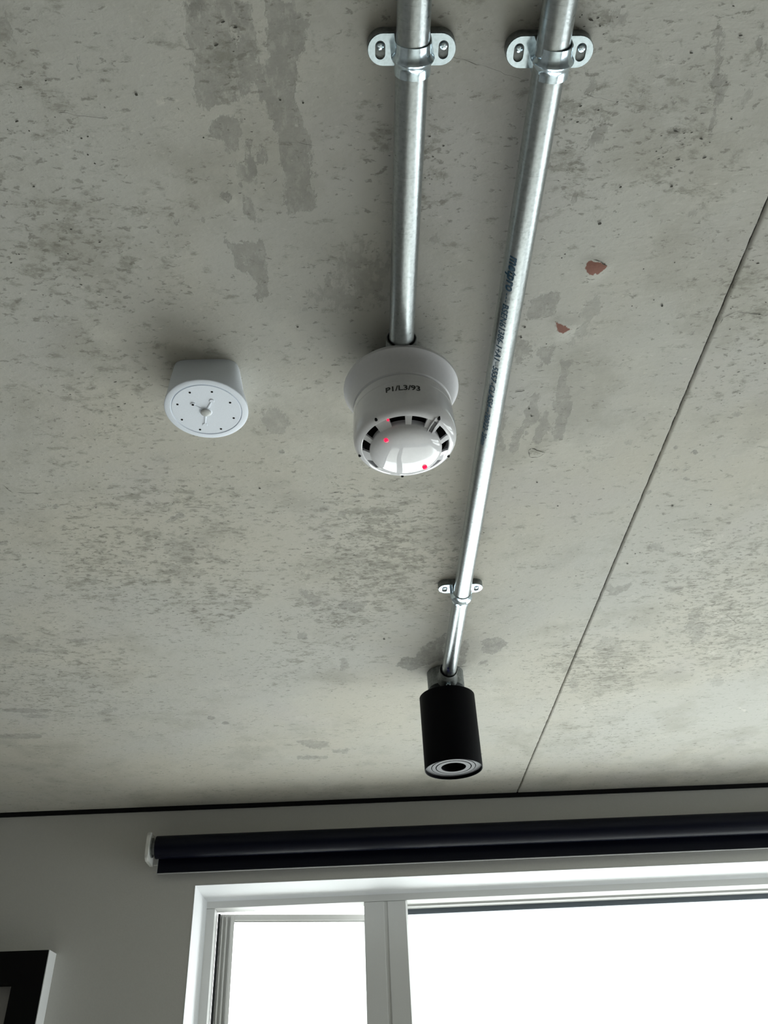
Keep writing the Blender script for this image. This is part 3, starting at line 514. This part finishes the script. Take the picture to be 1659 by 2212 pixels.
# fixed light on the right: outer stop, bead, gasket, pane
bm = bmesh.new()
box(bm, MR-.02, WX1-t, 2.205, 2.212, FT-.0045, WZ1-t)
box(bm, MR-.02, WX1-t, 2.212, 2.236, FT-.0045, WZ1-t)
box(bm, MR-.006, MR+.0004, 2.20, 2.236, FB, FT)
box(bm, WX1-.062, WX1-t, 2.205, 2.236, FB, FT-.0045); box(bm, MR, WX1-.062, 2.205, 2.236, WZ0+t, FB+.004)
sub('glazing_bead', bm, M['upvc'])
bm = bmesh.new()
box(bm, MR, WX1-.06, 2.236, 2.246, FT-.0165, FT-.0045)
sub('gasket', bm, M['gasket'])
bm = bmesh.new()
box(bm, MR-.01, WX1-.05, 2.246, 2.262, FT-.012, WZ1-t); box(bm, MR-.03, MR+.002, 2.236, 2.262, FB, FT-.004)
box(bm, WX1-.06, WX1-t, 2.236, 2.262, FB, FT-.012); box(bm, MR, WX1-.06, 2.236, 2.262, WZ0+t, FB+.01)
sub('outer_stop', bm, M['upvc'])
bm = bmesh.new(); box(bm, MR-.005, WX1-.055, 2.2385, 2.2445, FB, FT-.004); sub('glass_pane', bm, M['glass'])
# opening light on the left, hinged at its left edge and swung outwards
SW, SH0, SH1 = .397, FB+.002, EYE+.4525
sash_e = bpy.data.objects.new('sash', None)
def sash_geo():
    bm = bmesh.new()
    st = .034
    box(bm, 0, st, .004, .052, SH0, SH1, .001)
    box(bm, SW-st, SW, .004, .052, SH0, SH1, .001)
    box(bm, st, SW-st, .004, .052, SH1-.0135, SH1, .001)
    box(bm, st, SW-st, .004, .052, SH0, SH0+.05, .001)
    # ridges on the room side of the stile and head
    for k, (a, b_) in enumerate(((.003, .007), (.013, .017), (.024, .029))):
        box(bm, a, b_, -.001-.001*k, .006, SH0+.01, SH1-.004, .0006)
    return bm
ang = math.radians(11.5)
rot = Matrix.Translation((JL+.0065, 2.209, 0)) @ Matrix.Rotation(ang, 4, 'Z')
bm = sash_geo(); bmesh.ops.transform(bm, matrix=rot, verts=bm.verts)
sash = sub('sash', bm, M['upvc'])
bpy.data.objects.remove(sash_e)
def on_sash(name, bm, mat):
    bmesh.ops.transform(bm, matrix=rot, verts=bm.verts); bmesh.ops.translate(bm, verts=bm.verts, vec=-Vector(win.location))
    return obj(name, bm, mat, sash)
bm = bmesh.new(); box(bm, .026, SW-.026, .020, .026, SH0+.02, SH1-.008); on_sash('glass_pane', bm, M['glass'])
bm = bmesh.new(); box(bm, .034, SW-.034, .010, .014, SH1-.0165, SH1-.0132); on_sash('gasket', bm, M['upvc'])
bm = bmesh.new(); box(bm, JL+.0002, JL+.006, 2.2052, 2.2105, FB, FT-.002)
sub('seal', bm, M['dark_gasket'])

# ---------------------------------------------------------------- side window (lights the room from the right, out of view)
w2 = empty('window_2', (RX+.12, (RW[0]+RW[1])/2, RW[2]), kind='structure')
bm = bmesh.new()
y0, y1, z0, z1 = RW
for (a, b_, c_, d_) in ((y0, y0+.05, z0, z1), (y1-.05, y1, z0, z1), (y0+.05, y1-.05, z0, z0+.05), (y0+.05, y1-.05, z1-.05, z1), ((y0+y1)/2-.04, (y0+y1)/2+.04, z0+.05, z1-.05)):
    box(bm, RX+.12, RX+.18, a, b_, c_, d_)
bmesh.ops.translate(bm, verts=bm.verts, vec=-Vector(w2.location)); obj('window_frame', bm, M['upvc'], w2)
bm = bmesh.new(); box(bm, RX+.145, RX+.151, y0+.03, y1-.03, z0+.03, z1-.03)
bmesh.ops.translate(bm, verts=bm.verts, vec=-Vector(w2.location)); obj('glass_pane', bm, M['glass'], w2)

# ---------------------------------------------------------------- roller blind
bl = empty('roller_blind', (.64, 1.985, EYE+.553), 'rolled-up navy black roller blind with white end bracket, above the white window', 'blind')
bx0, bx1 = -.475, 1.76; by, bz, br = 1.985, EYE+.553, .0252
def put(bm, root): bmesh.ops.translate(bm, verts=bm.verts, vec=-Vector(root.location))
def part(name, bm, mat, root, smooth=None, label=None, parent=None):
    put(bm, root); o = obj(name, bm, mat, parent or root, smooth)
    if label: o['label'] = label
    return o
bm = bmesh.new()
prof = []
nseg = 60
for k in range(nseg):      # spiral of cloth: the last turn leaves tangentially at the back
    a = 2*PI*k/nseg; r = br - .0006*k/nseg
    prof.append((by+r*math.cos(a), bz+r*math.sin(a)))
A = [bm.verts.new((bx0, y, z)) for y, z in prof]; B = [bm.verts.new((bx1, y, z)) for y, z in prof]
for k in range(nseg): bm.faces.new((A[k], A[(k+1) % nseg], B[(k+1) % nseg], B[k]))
bm.faces.new(A); bm.faces.new(B)
part('fabric_roll', bm, M['blind'], bl, 40)
yb = by+br
bm = bmesh.new(); box(bm, bx0+.002, bx1-.002, yb-.0008, yb+.0002, EYE+.503, bz)
part('hanging_fabric', bm, M['blind'], bl)
bm = bmesh.new()
box(bm, bx0+.002, bx1-.002, yb-.0022, yb+.0014, EYE+.5012, EYE+.5030, .0006)
box(bm, bx0+.0012, bx0+.002, yb-.0010, yb+.0004, EYE+.5012, bz-.02)
part('hem', bm, M['blind_edge'], bl, label='thin pale hem and cut edge')
def bracket(x0, x1):
    bm = bmesh.new()
    pts = []
    for cy, cz, a0 in ((2.018, .572, 0), (1.968, .572, PI/2), (1.968, .531, PI), (2.018, .531, 1.5*PI)):
        r = .011
        pts += [(cy+r*math.cos(a0+k*PI/12), EYE+cz+r*math.sin(a0+k*PI/12)) for k in range(7)]
    A = [bm.verts.new((x0, y, z)) for y, z in pts]; B = [bm.verts.new((x1, y, z)) for y, z in pts]
    n = len(pts)
    for k in range(n): bm.faces.new((A[k], A[(k+1) % n], B[(k+1) % n], B[k]))
    fa = bm.faces.new(A); fb = bm.faces.new(B)
    bmesh.ops.bevel(bm, geom=list(fa.edges)+list(fb.edges), offset=.0015, segments=2, affect='EDGES')
    return bm
for x0 in (-.4935, bx1+.006):
    o = part('bracket', bracket(x0, x0+.0075), M['bracket'], bl, 40, 'white plastic bracket')
    bm = bmesh.new(); tube(bm, (x0+.007, by, bz), (x0+.0185, by, bz), .015, 28)
    tube(bm, (x0+.0074, by, bz), (x0+.0105, by, bz), .0215, 32)
    put(bm, bl); obj('end_plug', bm, M['cast'], o, 40)
    bm = bmesh.new(); box(bm, x0+.0, x0+.016, 2.0265, WALL, EYE+.525, EYE+.578, .001)
    put(bm, bl); obj('wall_plate', bm, M['bracket'], o)

# ---------------------------------------------------------------- framed picture on the window wall
PXR, PXL, PT, PB = -.680, -1.30, EYE+.353, EYE-.47
fr = empty('picture_frame', ((PXL+PXR)/2, WALL, (PT+PB)/2), 'black-fronted deep picture frame with white sides on the grey wall beside the window', 'picture')
def ring(bm, x0, x1, z0, z1, w, y0, y1):
    box(bm, x0, x0+w, y0, y1, z0, z1); box(bm, x1-w, x1, y0, y1, z0, z1)
    box(bm, x0+w, x1-w, y0, y1, z0, z0+w); box(bm, x0+w, x1-w, y0, y1, z1-w, z1)
    bmesh.ops.remove_doubles(bm, verts=bm.verts, dist=1e-6)
bm = bmesh.new(); ring(bm, PXL+.0015, PXR-.0015, PB+.0015, PT-.0005, .063, 1.979, 2.004); part('border', bm, M['frame_black'], fr, label='matt black front border')
bm = bmesh.new(); ring(bm, PXL, PXR, PB, PT, .0014, 1.982, WALL-.0005); part('side_edge', bm, M['frame_side'], fr, label='glossy white side edge')
bm = bmesh.new(); box(bm, PXL+.0016, PXR-.0016, 2.004, WALL-.001, PB+.0016, PT-.0016); part('mount_board', bm, M['mat_board'], fr, label='plain grey mount board')
fr.rotation_euler = (0, math.radians(.5), 0)

# ---------------------------------------------------------------- conduits
HP = EYE+.6375; PR = .0125
def conduit(x, y1, label):
    root = empty('steel_conduit', (x, -1.2, HP), label, 'pipe', 'galvanised conduits fixed under the ceiling')
    bm = bmesh.new()
    L = y1+1.2; n = 90
    tube(bm, (x, BY, HP), (x, y1, HP), PR, 48, True, [(k/n, PR) for k in range(n+1)])
    part('tube', bm, M['galv'], root, 50)
    return root
c1 = conduit(.0520, .574, 'short galvanised steel conduit running to the round white smoke detector')
c2 = conduit(.1560, 1.316, 'long galvanised steel conduit with dark blue printing, running to the black spotlight')
# printing round the left underside of the long conduit, reading away from the camera
def pipe_print(body, y0, y1, lo, hi, offset=0, shear=.25, capref='B'):
    bm = text_mesh(body, 1.0, offset+.014, shear, 1.06)
    xs = [v.co.x for v in bm.verts]; rf = text_mesh(capref, 1.0, 0, 0); yr = [v.co.y for v in rf.verts]; rf.free()
    x0, x1 = min(xs), max(xs); b0, b1 = min(yr), max(yr)
    bmesh.ops.triangulate(bm, faces=bm.faces)
    bmesh.ops.subdivide_edges(bm, edges=[e for e in bm.edges if abs(e.verts[0].co.y-e.verts[1].co.y) > .25], cuts=2)
    for v in bm.verts:
        yy = y0+(v.co.x-x0)/(x1-x0)*(y1-y0)
        a = math.radians(lo+(v.co.y-b0)/(b1-b0)*(hi-lo))
        v.co = (.1560+(PR+.00022)*math.sin(a), yy, HP-(PR+.00022)*math.cos(a))
    return bm
def merge(dst, src):
    me = bpy.data.meshes.new('t'); src.to_mesh(me); src.free(); dst.from_mesh(me); bpy.data.meshes.remove(me)
bm = bmesh.new()
for a in (('metpro', .4512, .4895, -45, -17, .016, .3, 'x'), ('...', .4920, .5030, -36, -24, .01, .2, 'x'),
          ('BSEN61386-1+A1', .5050, .5765, -45, -17, .004), ('...', .5785, .5835, -36, -24, .004, .2, 'x'), ('5557', .5845, .6075, -45, -18, .006),
          ('-', .6080, .6105, -45, -17, .004), ('CLASS4', .6116, .6440, -45, -18, .006), ('--', .6450, .6515, -45, -17, .004),
          ('70922', .6526, .6795, -47, -20, .006), ('-', .6800, .6835, -45, -19, .004), ('25mm', .6845, .7055, -47, -21, .006)):
    merge(bm, pipe_print(*a))
put(bm, c2)
me = bpy.data.meshes.new('printed_lettering'); bm.to_mesh(me); bm.free()
link_mesh('printed_lettering', me, M['blue_ink'], c2)['label'] = 'dark blue printed lettering'
# violet pen smudge and a saw scratch near the lamp end
bm = bmesh.new()
for y, a0, a1, w in ((1.268, -30, -16, .004), (1.276, -28, -8, .003), (1.283, -34, 22, .0006)):
    pr = None
    for k in range(13):
        a = math.radians(a0+(a1-a0)*k/12); q = w*(.4+.6*math.sin(PI*k/12)); s, c_ = math.sin(a), math.cos(a)
        cur = [bm.verts.new((.156+(PR+.0002)*s, y+sg*q, HP-(PR+.0002)*c_)) for sg in (-1, 1)]
        if pr: bm.faces.new((pr[0], cur[0], cur[1], pr[1]))
        pr = cur
put(bm, c2); me = bpy.data.meshes.new('pen_mark'); bm.to_mesh(me); bm.free(); link_mesh('pen_mark', me, M['pen_ink'], c2)

# ---------------------------------------------------------------- saddles
def make_saddle(x, y, label):
    root = empty('pipe_saddle', (x, y, CEIL), label, 'pipe clip', 'zinc pipe saddles screwed to the ceiling')
    ZW = -.009
    bm = bmesh.new()    # spacer bar
    outline = circ(.0215, 0, .0120, 15, -PI/2, PI/2)+circ(-.0215, 0, .0120, 15, PI/2, 1.5*PI)
    plate(bm, outline, [], ZW, -.0002)
    obj('spacer_bar', bm, M['cast'], root, 40)
    bm = bmesh.new()    # strap: arch
    path = [(-.0136, ZW-.0002, -1, 0)]
    for k in range(25):
        a = PI+PI*k/24
        path.append((.0136*math.cos(a), -.0225+.0136*math.sin(a), math.cos(a), math.sin(a)))
    path.append((.0136, ZW-.0002, 1, 0))
    ys = [-.0115, -.0112, -.008, -.0052, -.0038, -.0022, -.001, 0, .001, .0022, .0038, .0052, .008, .0112, .0115]
    def bumpf(y): return .0026*math.exp(-(y/.0027)**2)
    outer = [[bm.verts.new((px+nx*bumpf(y), y, pz+nz*bumpf(y))) for y in ys] for px, pz, nx, nz in path]
    inner = [[bm.verts.new((px-nx*.0010, y, pz-nz*.0010)) for y in ys] for px, pz, nx, nz in path]
    for G in (outer, inner):
        for a, b_ in zip(G[:-1], G[1:]):
            for k in range(len(ys)-1): bm.faces.new((a[k], a[k+1], b_[k+1], b_[k]))
    for k in (0, -1):
        for (a, b_, c_, d_) in zip(outer[:-1], outer[1:], inner[1:], inner[:-1]): bm.faces.new((a[k], b_[k], c_[k], d_[k]))
    for row in (0, -1):
        for k in range(len(ys)-1): bm.faces.new((outer[row][k], outer[row][k+1], inner[row][k+1], inner[row][k]))
    # wings
    for s in (1, -1):
        out = [(s*.0126, -.0115), (s*.0126, .0115)]+[(s*p[0], p[1]) for p in circ(.0215, 0, .0115, 15, PI/2, -PI/2)]
        hole = [(p[0]*s, p[1]) for p in obround(.0238, .0002, .0038, .0030)]
        plate(bm, out, [hole], ZW-.0013, ZW-.0001)
    obj('strap', bm, M['zinc'], root, 35)
    for s in (1, -1):
        bm = bmesh.new()
        lathe(bm, [(0, ZW-.0026), (.0016, ZW-.0025), (.0026, ZW-.0019), (.0029, ZW-.0010), (.0029, ZW+.0004)], 20, (s*.0238, -.0026))
        for a in (0.4, 0.4+PI/2):
            ca, sa = math.cos(a)*.0018, math.sin(a)*.0018; wx, wy = -math.sin(a)*.0003, math.cos(a)*.0003
            vs = [bm.verts.new((s*.0238+e*ca+f*wx, -.0026+e*sa+f*wy, ZW-.00275)) for e, f in ((-1, -1), (1, -1), (1, 1), (-1, 1))]
            bm.faces.new(vs)
        sc = obj('screw', bm, M['zinc'], root, 40)
    return root
s1 = make_saddle(.0525, .2835, 'zinc pipe saddle near the camera on the conduit to the smoke detector')
def copy_thing(root, loc, label):
    r = root.copy(); C.objects.link(r); r.location = loc; r['label'] = label
    for ch in root.children:
        c_ = ch.copy(); C.objects.link(c_); c_.parent = r
        for g_ in ch.children:
            d_ = g_.copy(); C.objects.link(d_); d_.parent = c_
    return r
copy_thing(s1, (.1575, .2860, CEIL), 'zinc pipe saddle near the camera on the long conduit with blue printing')
copy_thing(s1, (.1560, 1.0530, CEIL), 'small distant zinc pipe saddle on the long conduit, just before the black spotlight')

# ---------------------------------------------------------------- junction boxes
def make_box(x, y, label):
    root = empty('junction_box', (x, y, CEIL), label, 'junction box', 'round galvanised junction boxes on the ceiling')
    bm = bmesh.new()
    lathe(bm, [(0, -.0002), (.0325, -.0002), (.0325, -.0290), (.0318, -.0315), (.0300, -.0318), (.0, -.0318)], 56)
    obj('body', bm, M['cast'], root, 40)
    bm = bmesh.new()
    z = -.0225
    tube(bm, (0, -.0250, z), (0, -.0585, z), .0156, 36, False, [(0, .0190), (.35, .0158), (.93, .0156), (1, .0152), (1, .0133), (.5, .0131)])
    obj('spout', bm, M['cast'], root, 40)
    bm = bmesh.new(); tube(bm, (0, -.0583, z), (0, -.0590, z), .0139, 36, False, [(0, .0141), (1, .0141), (1, .0128)])
    obj('dark_gap', bm, M['hole'], root)
    bm = bmesh.new(); tube(bm, (0, -.036, -.0395), (0, -.043, -.0395), .0034, 18); tube(bm, (0, -.043, -.0395), (0, -.0440, -.0395), .0019, 12)
    tube(bm, (0, -.030, -.0380), (0, -.037, -.0385), .0042, 18)
    obj('screw', bm, M['zinc'], root, 40)
    return root
b1 = make_box(.0520, .6120, 'round galvanised junction box between the white smoke detector and the ceiling')
copy_thing(b1, (.1550, 1.3550, CEIL), 'round galvanised junction box above the black cylinder spotlight')

# ---------------------------------------------------------------- smoke detector
dx, dy = .0525, .612
det = empty('smoke_detector', (dx, dy, CEIL-.0318), 'round white smoke detector with two red lights, marked P1/L3/93', 'smoke detector')
def h(v): return EYE+v
bm = bmesh.new()
lathe(bm, [(r, h(z)) for r, z in ((0, .6282), (.0570, .6282), (.0592, .6272), (.0602, .6250), (.0602, .6225), (.0590, .6212), (.0572, .6190), (.0552, .6150), (.0532, .6090), (.0518, .6030), (.0508, .5975), (.0490, .5960), (0, .5960))], 96, (dx, dy))
part('base_dish', bm, M['dish_plastic'], det, 30)
bm = bmesh.new()
body = [(.0, .5955), (.0494, .5955), (.0503, .5945), (.0506, .5930), (.0509, .5845), (.0506, .5840), (.0506, .5835), (.0511, .5830), (.0515, .5700), (.0518, .5600), (.0517, .5560), (.0512, .5525), (.0502, .5495), (.0488, .5472), (.0470, .5458), (.0452, .5450), (.0438, .5447), (.0430, .5450), (.0430, .5480), (.0430, .5560)]
lathe(bm, [(r, h(z)) for r, z in body], 120, (dx, dy))
part('housing', bm, M['white_plastic'], det, 32)
bm = bmesh.new(); lathe(bm, [(r, h(z)) for r, z in ((.0430, .5555), (.0, .5555))], 64, (dx, dy)); lathe(bm, [(r, h(z)) for r, z in ((.0330, .5550), (.0330, .5440))], 64, (dx, dy))
part('dark_chamber', bm, M['hole'], det)
# ribs of the smoke inlet: pairs of slots split by a narrow rib, wide ribs between the pairs
def rib(c_deg, w_deg):
    bm = bmesh.new()
    a0, a1 = math.radians(c_deg-w_deg/2), math.radians(c_deg+w_deg/2)
    lathe(bm, [(r, h(z)) for r, z in ((.0436, .5449), (.0400, .5432), (.0362, .5405), (.0350, .5400), (.0350, .5425), (.0400, .5455), (.0432, .5475))], 8, (dx, dy), True, a0, a1)
    return bm
for k in range(5):
    part('narrow_rib', rib(-88+72*k, 9), M['white_plastic'], det, 30)
    part('wide_rib', rib(-52+72*k, 21), M['white_plastic'], det, 30)
bm = bmesh.new()
lathe(bm, [(r, h(z)) for r, z in ((.0345, .5480), (.0356, .5425), (.0359, .5403), (.0355, .5385), (.0345, .5368), (.0325, .5350), (.0295, .5334), (.025, .5319), (.019, .5307), (.012, .5299), (.005, .5296), (0, .5296))], 96, (dx, dy))
dome = part('dome_cover', bm, M['white_plastic'], det, 60)
for i, (x, y, z) in enumerate(((.0328, .5905, .5345), (.0716, .6292, .5318))):
    bm = bmesh.new(); bmesh.ops.create_icosphere(bm, subdivisions=3, radius=.0026, matrix=Matrix.Translation((x, y, h(z))))
    part('indicator_light', bm, M['led'], det, 60, 'small glowing red light')
# glowing bead standing for the red reflection at the near left slot edge
bm = bmesh.new(); bmesh.ops.create_icosphere(bm, subdivisions=2, radius=.0013, matrix=Matrix.Translation((.0345, .5735, h(.5445))))
part('red_reflection', bm, M['led'], det, 60, 'tiny red reflection at the slot, made as a bead')
# drip channel on the right hand wide rib
def channel():
    bm = bmesh.new()
    a = math.radians(-51); d = Vector((math.cos(a), math.sin(a), 0)); n_ = Vector((-d.y, d.x, 0)); c0 = Vector((dx, dy, 0))
    rs = [(.0475, .5455), (.0440, .5432), (.0400, .5415), (.0360, .5385), (.0330, .5362)]
    for s in (-1, 1):
        pr = None
        for r, z in rs:
            cur = [bm.verts.new(c0+d*r+n_*(s*.0026+q)+Vector((0, 0, h(z)+e))) for q, e in ((-.0005, .003), (-.0005, -.0004), (.0005, -.0004), (.0005, .003))]
            if pr:
                for k in range(4): bm.faces.new((pr[k], pr[(k+1) % 4], cur[(k+1) % 4], cur[k]))
            else: bm.faces.new(cur)
            pr = cur
        bm.faces.new(pr)
    return bm, d, n_, c0, rs
bm, d_, n_, c0_, rs_ = channel(); ch = part('channel', bm, M['white_plastic'], det)
bm = bmesh.new(); pr = None
for r, z in rs_[1:]:
    cur = [bm.verts.new(c0_+d_*r+n_*q+Vector((0, 0, h(z)+.0002))) for q in (-.0019, .0019)]
    if pr: bm.faces.new((pr[0], cur[0], cur[1], pr[1]))
    pr = cur
put(bm, det); obj('channel_slot', bm, plain('dark_grey_slot_floor', (.09, .09, .095), .6), ch)  # dark grey strip along the channel floor
for i, (a, r) in enumerate(((-128, .0476), (-50, .0482), (22, .0476), (92, .0476), (163, .0476))):
    bm = bmesh.new(); a = math.radians(a); x, y = dx+r*math.cos(a), dy+r*math.sin(a)
    lathe(bm, [(0, h(.5452)), (.0014, h(.5452)), (.0014, h(.5500))], 16, (x, y)); part('pin_hole', bm, M['hole'], det)
# small moulded marks on the dome
# identification lettering on the housing
bm = text_mesh('P1/L3/93', 1.0, .018, 0, .96)
xs = [v.co.x for v in bm.verts]; ys_ = [v.co.y for v in bm.verts]
x0, x1, y0_, y1_ = min(xs), max(xs), min(ys_), max(ys_)
rf = text_mesh('P', 1.0); cy0, cy1 = min(v.co.y for v in rf.verts), max(v.co.y for v in rf.verts); rf.free()
bmesh.ops.triangulate(bm, faces=bm.faces)
for v in bm.verts:
    a = math.radians(-111.6+(v.co.x-x0)/(x1-x0)*37.7); z = .5712+(v.co.y-cy0)/(cy1-cy0)*.0064
    r = .05155+.0001
    v.co = (dx+r*math.cos(a), dy+r*math.sin(a), h(z))
put(bm, det); me = bpy.data.meshes.new('printed_lettering'); bm.to_mesh(me); bm.free()
link_mesh('printed_lettering', me, M['ink'], det)['label'] = 'black lettering P1/L3/93'

# ---------------------------------------------------------------- ceiling sensor with rounded square base and round face
cx, cy = -.1532, .6315
sen = empty('ceiling_sensor', (cx, cy, CEIL), 'white plastic ceiling sensor with round perforated face and square base', 'sensor')
bm = bmesh.new()
rings = []
NS = 96
def sq(a, hw, rc):
    """point on a rounded square at angle a"""
    n_ = 5.2; c_, s_ = abs(math.cos(a)), abs(math.sin(a)); rr = hw/((c_**n_+s_**n_)**(1/n_)); return rr
lv = [(.6598, 0, .035), (.657, 0, .0352), (.650, .05, .0360), (.640, .30, .0385), (.632, .62, .0410), (.626, .90, .0430), (.6222, 1, .0436), (.6206, 1, .0438), (.6200, 1, .0434), (.6196, 1, .0425)]
for z, f_, hw in lv:
    rings.append([bm.verts.new((cx+(sq(2*PI*k/NS, hw, 0)*(1-f_)+hw*f_)*math.cos(2*PI*k/NS), cy+(sq(2*PI*k/NS, hw, 0)*(1-f_)+hw*f_)*math.sin(2*PI*k/NS), h(z))) for k in range(NS)])
for A, B in zip(rings[:-1], rings[1:]):
    for k in range(NS): bm.faces.new((A[k], A[(k+1) % NS], B[(k+1) % NS], B[k]))
bm.faces.new(rings[0])
# rim of the face with the ring groove
prev = rings[-1]
for r, z in ((.0374, .6196), (.0370, .6204), (.0365, .6206)):
    cur = [bm.verts.new((cx+r*math.cos(2*PI*k/NS), cy+r*math.sin(2*PI*k/NS), h(z))) for k in range(NS)]
    for k in range(NS): bm.faces.new((prev[k], prev[(k+1) % NS], cur[(k+1) % NS], cur[k]))
    prev = cur
bm.faces.new(prev)
part('case', bm, M['sensor_plastic'], sen, 32)
bm = bmesh.new()
lathe(bm, [(0, h(.6207)), (.0358, h(.6207)), (.0362, h(.6200)), (.0358, h(.6197)), (0, h(.6197))], 72, (cx, cy))
face = part('face_plate', bm, M['sensor_plastic'], sen, 30)
for x, y in ((-143.4, 605.), (-126.9, 621.1), (-126.2, 644.4), (-142.1, 660.8), (-164.7, 661.1), (-181.3, 645.), (-181.8, 622.), (-166.1, 605.3), (-165.8, 622.3)):
    bm = bmesh.new(); zz = .61955 if (x, y) != (-165.8, 622.3) else .6186
    lathe(bm, [(0, h(zz)), (.00125, h(zz)), (.00125, h(zz+.0006))], 16, (x/1000, y/1000)); put(bm, sen); obj('hole', bm, M['hole'], face)
for x, y in ((-145.5, 617.9), (-165.6, 622.0), (-158.2, 653.7)):
    bm = bmesh.new(); p = Vector((x/1000, y/1000, h(.6197))); q = Vector((-.1542, .6336, h(.6197)))
    lathe(bm, [(0, h(.6189)), (.0023, h(.6189)), (.0029, h(.6197))], 20, (p.x, p.y))
    d = (q-p).normalized(); n_ = Vector((-d.y, d.x, 0))
    ln = (q-p).length
    pr = None
    for t_ in (0.1, 1.0):
        w_ = .0007+.0010*(t_)
        cur = [bm.verts.new(p+d*ln*t_+n_*w_*s+Vector((0, 0, e))) for s, e in ((-1, 0), (-.5, -.0009), (.5, -.0009), (1, 0))]
        if pr:
            for k in range(3): bm.faces.new((pr[k], pr[k+1], cur[k+1], cur[k]))
        pr = cur
    put(bm, sen); obj('raised_arm', bm, M['sensor_plastic'], face, 30)
bm = bmesh.new(); lathe(bm, [(.0068, h(.6197)), (.0058, h(.6190)), (.0054, h(.6190))], 32, (-.1542, .6338))
part('button_collar', bm, M['sensor_plastic'], sen, 30, None)
bm = bmesh.new(); lathe(bm, [(.0053, h(.6197)), (.0053, h(.6178)), (.0047, h(.6172)), (.003, h(.6168)), (0, h(.6166))], 32, (-.1542, .6338))
part('button', bm, M['lens'], sen, 40, 'pearly grey centre button')

# ---------------------------------------------------------------- black cylinder spotlight
lx, ly, lr = .1548, 1.358, .0486
zt, zb = .6150, .4845
sp = empty('ceiling_spotlight', (lx, ly, CEIL-.0318), 'matt black cylinder spotlight at the end of the long conduit', 'spotlight')
bm = bmesh.new(); lathe(bm, [(0, h(.6282)), (.020, h(.6282)), (.020, h(.6152)), (0, h(.6152))], 32, (lx, ly)); part('mounting_plate', bm, M['lamp_black'], sp, 30)
bm = bmesh.new()
lathe(bm, [(r, h(z)) for r, z in ((0, zt), (lr-.0008, zt), (lr, zt-.0008), (lr, zb+.0006), (lr-.0003, zb), (lr-.0012, zb), (lr-.0014, zb+.0045), (lr-.0014, zb+.007), (.0215, zb+.007), (.0215, zb+.032), (0, zb+.032))], 96, (lx, ly))
part('shade', bm, M['lamp_black'], sp, 30)
def ringp(r0, r1, z0, name, mat=M['lamp_grey']):
    bm = bmesh.new(); lathe(bm, [(r0, h(z0+.0022)), (r0, h(z0+.0002)), (r0+.0002, h(z0)), (r1-.0002, h(z0)), (r1, h(z0+.0002)), (r1, h(z0+.0022))], 80, (lx, ly), True)
    part(name, bm, mat, sp, 30)
ringp(.0374, .0468, zb+.0045, 'outer_ring'); ringp(.0304, .0363, zb+.0042, 'middle_ring'); ringp(.0208, .0287, zb+.0040, 'inner_ring')
bm = bmesh.new(); lathe(bm, [(.0208, h(zb+.0055)), (.0200, h(zb+.014)), (.0185, h(zb+.030)), (0, h(zb+.030))], 48, (lx, ly)); part('lamp_cup', bm, M['lamp_black'], sp, 30)
bm = bmesh.new(); lathe(bm, [(.0180, h(zb+.0290)), (.0150, h(zb+.0250)), (.006, h(zb+.0232)), (0, h(zb+.0230))], 40, (lx, ly)); part('lamp_glass', bm, M['lamp_glass'], sp, 60)
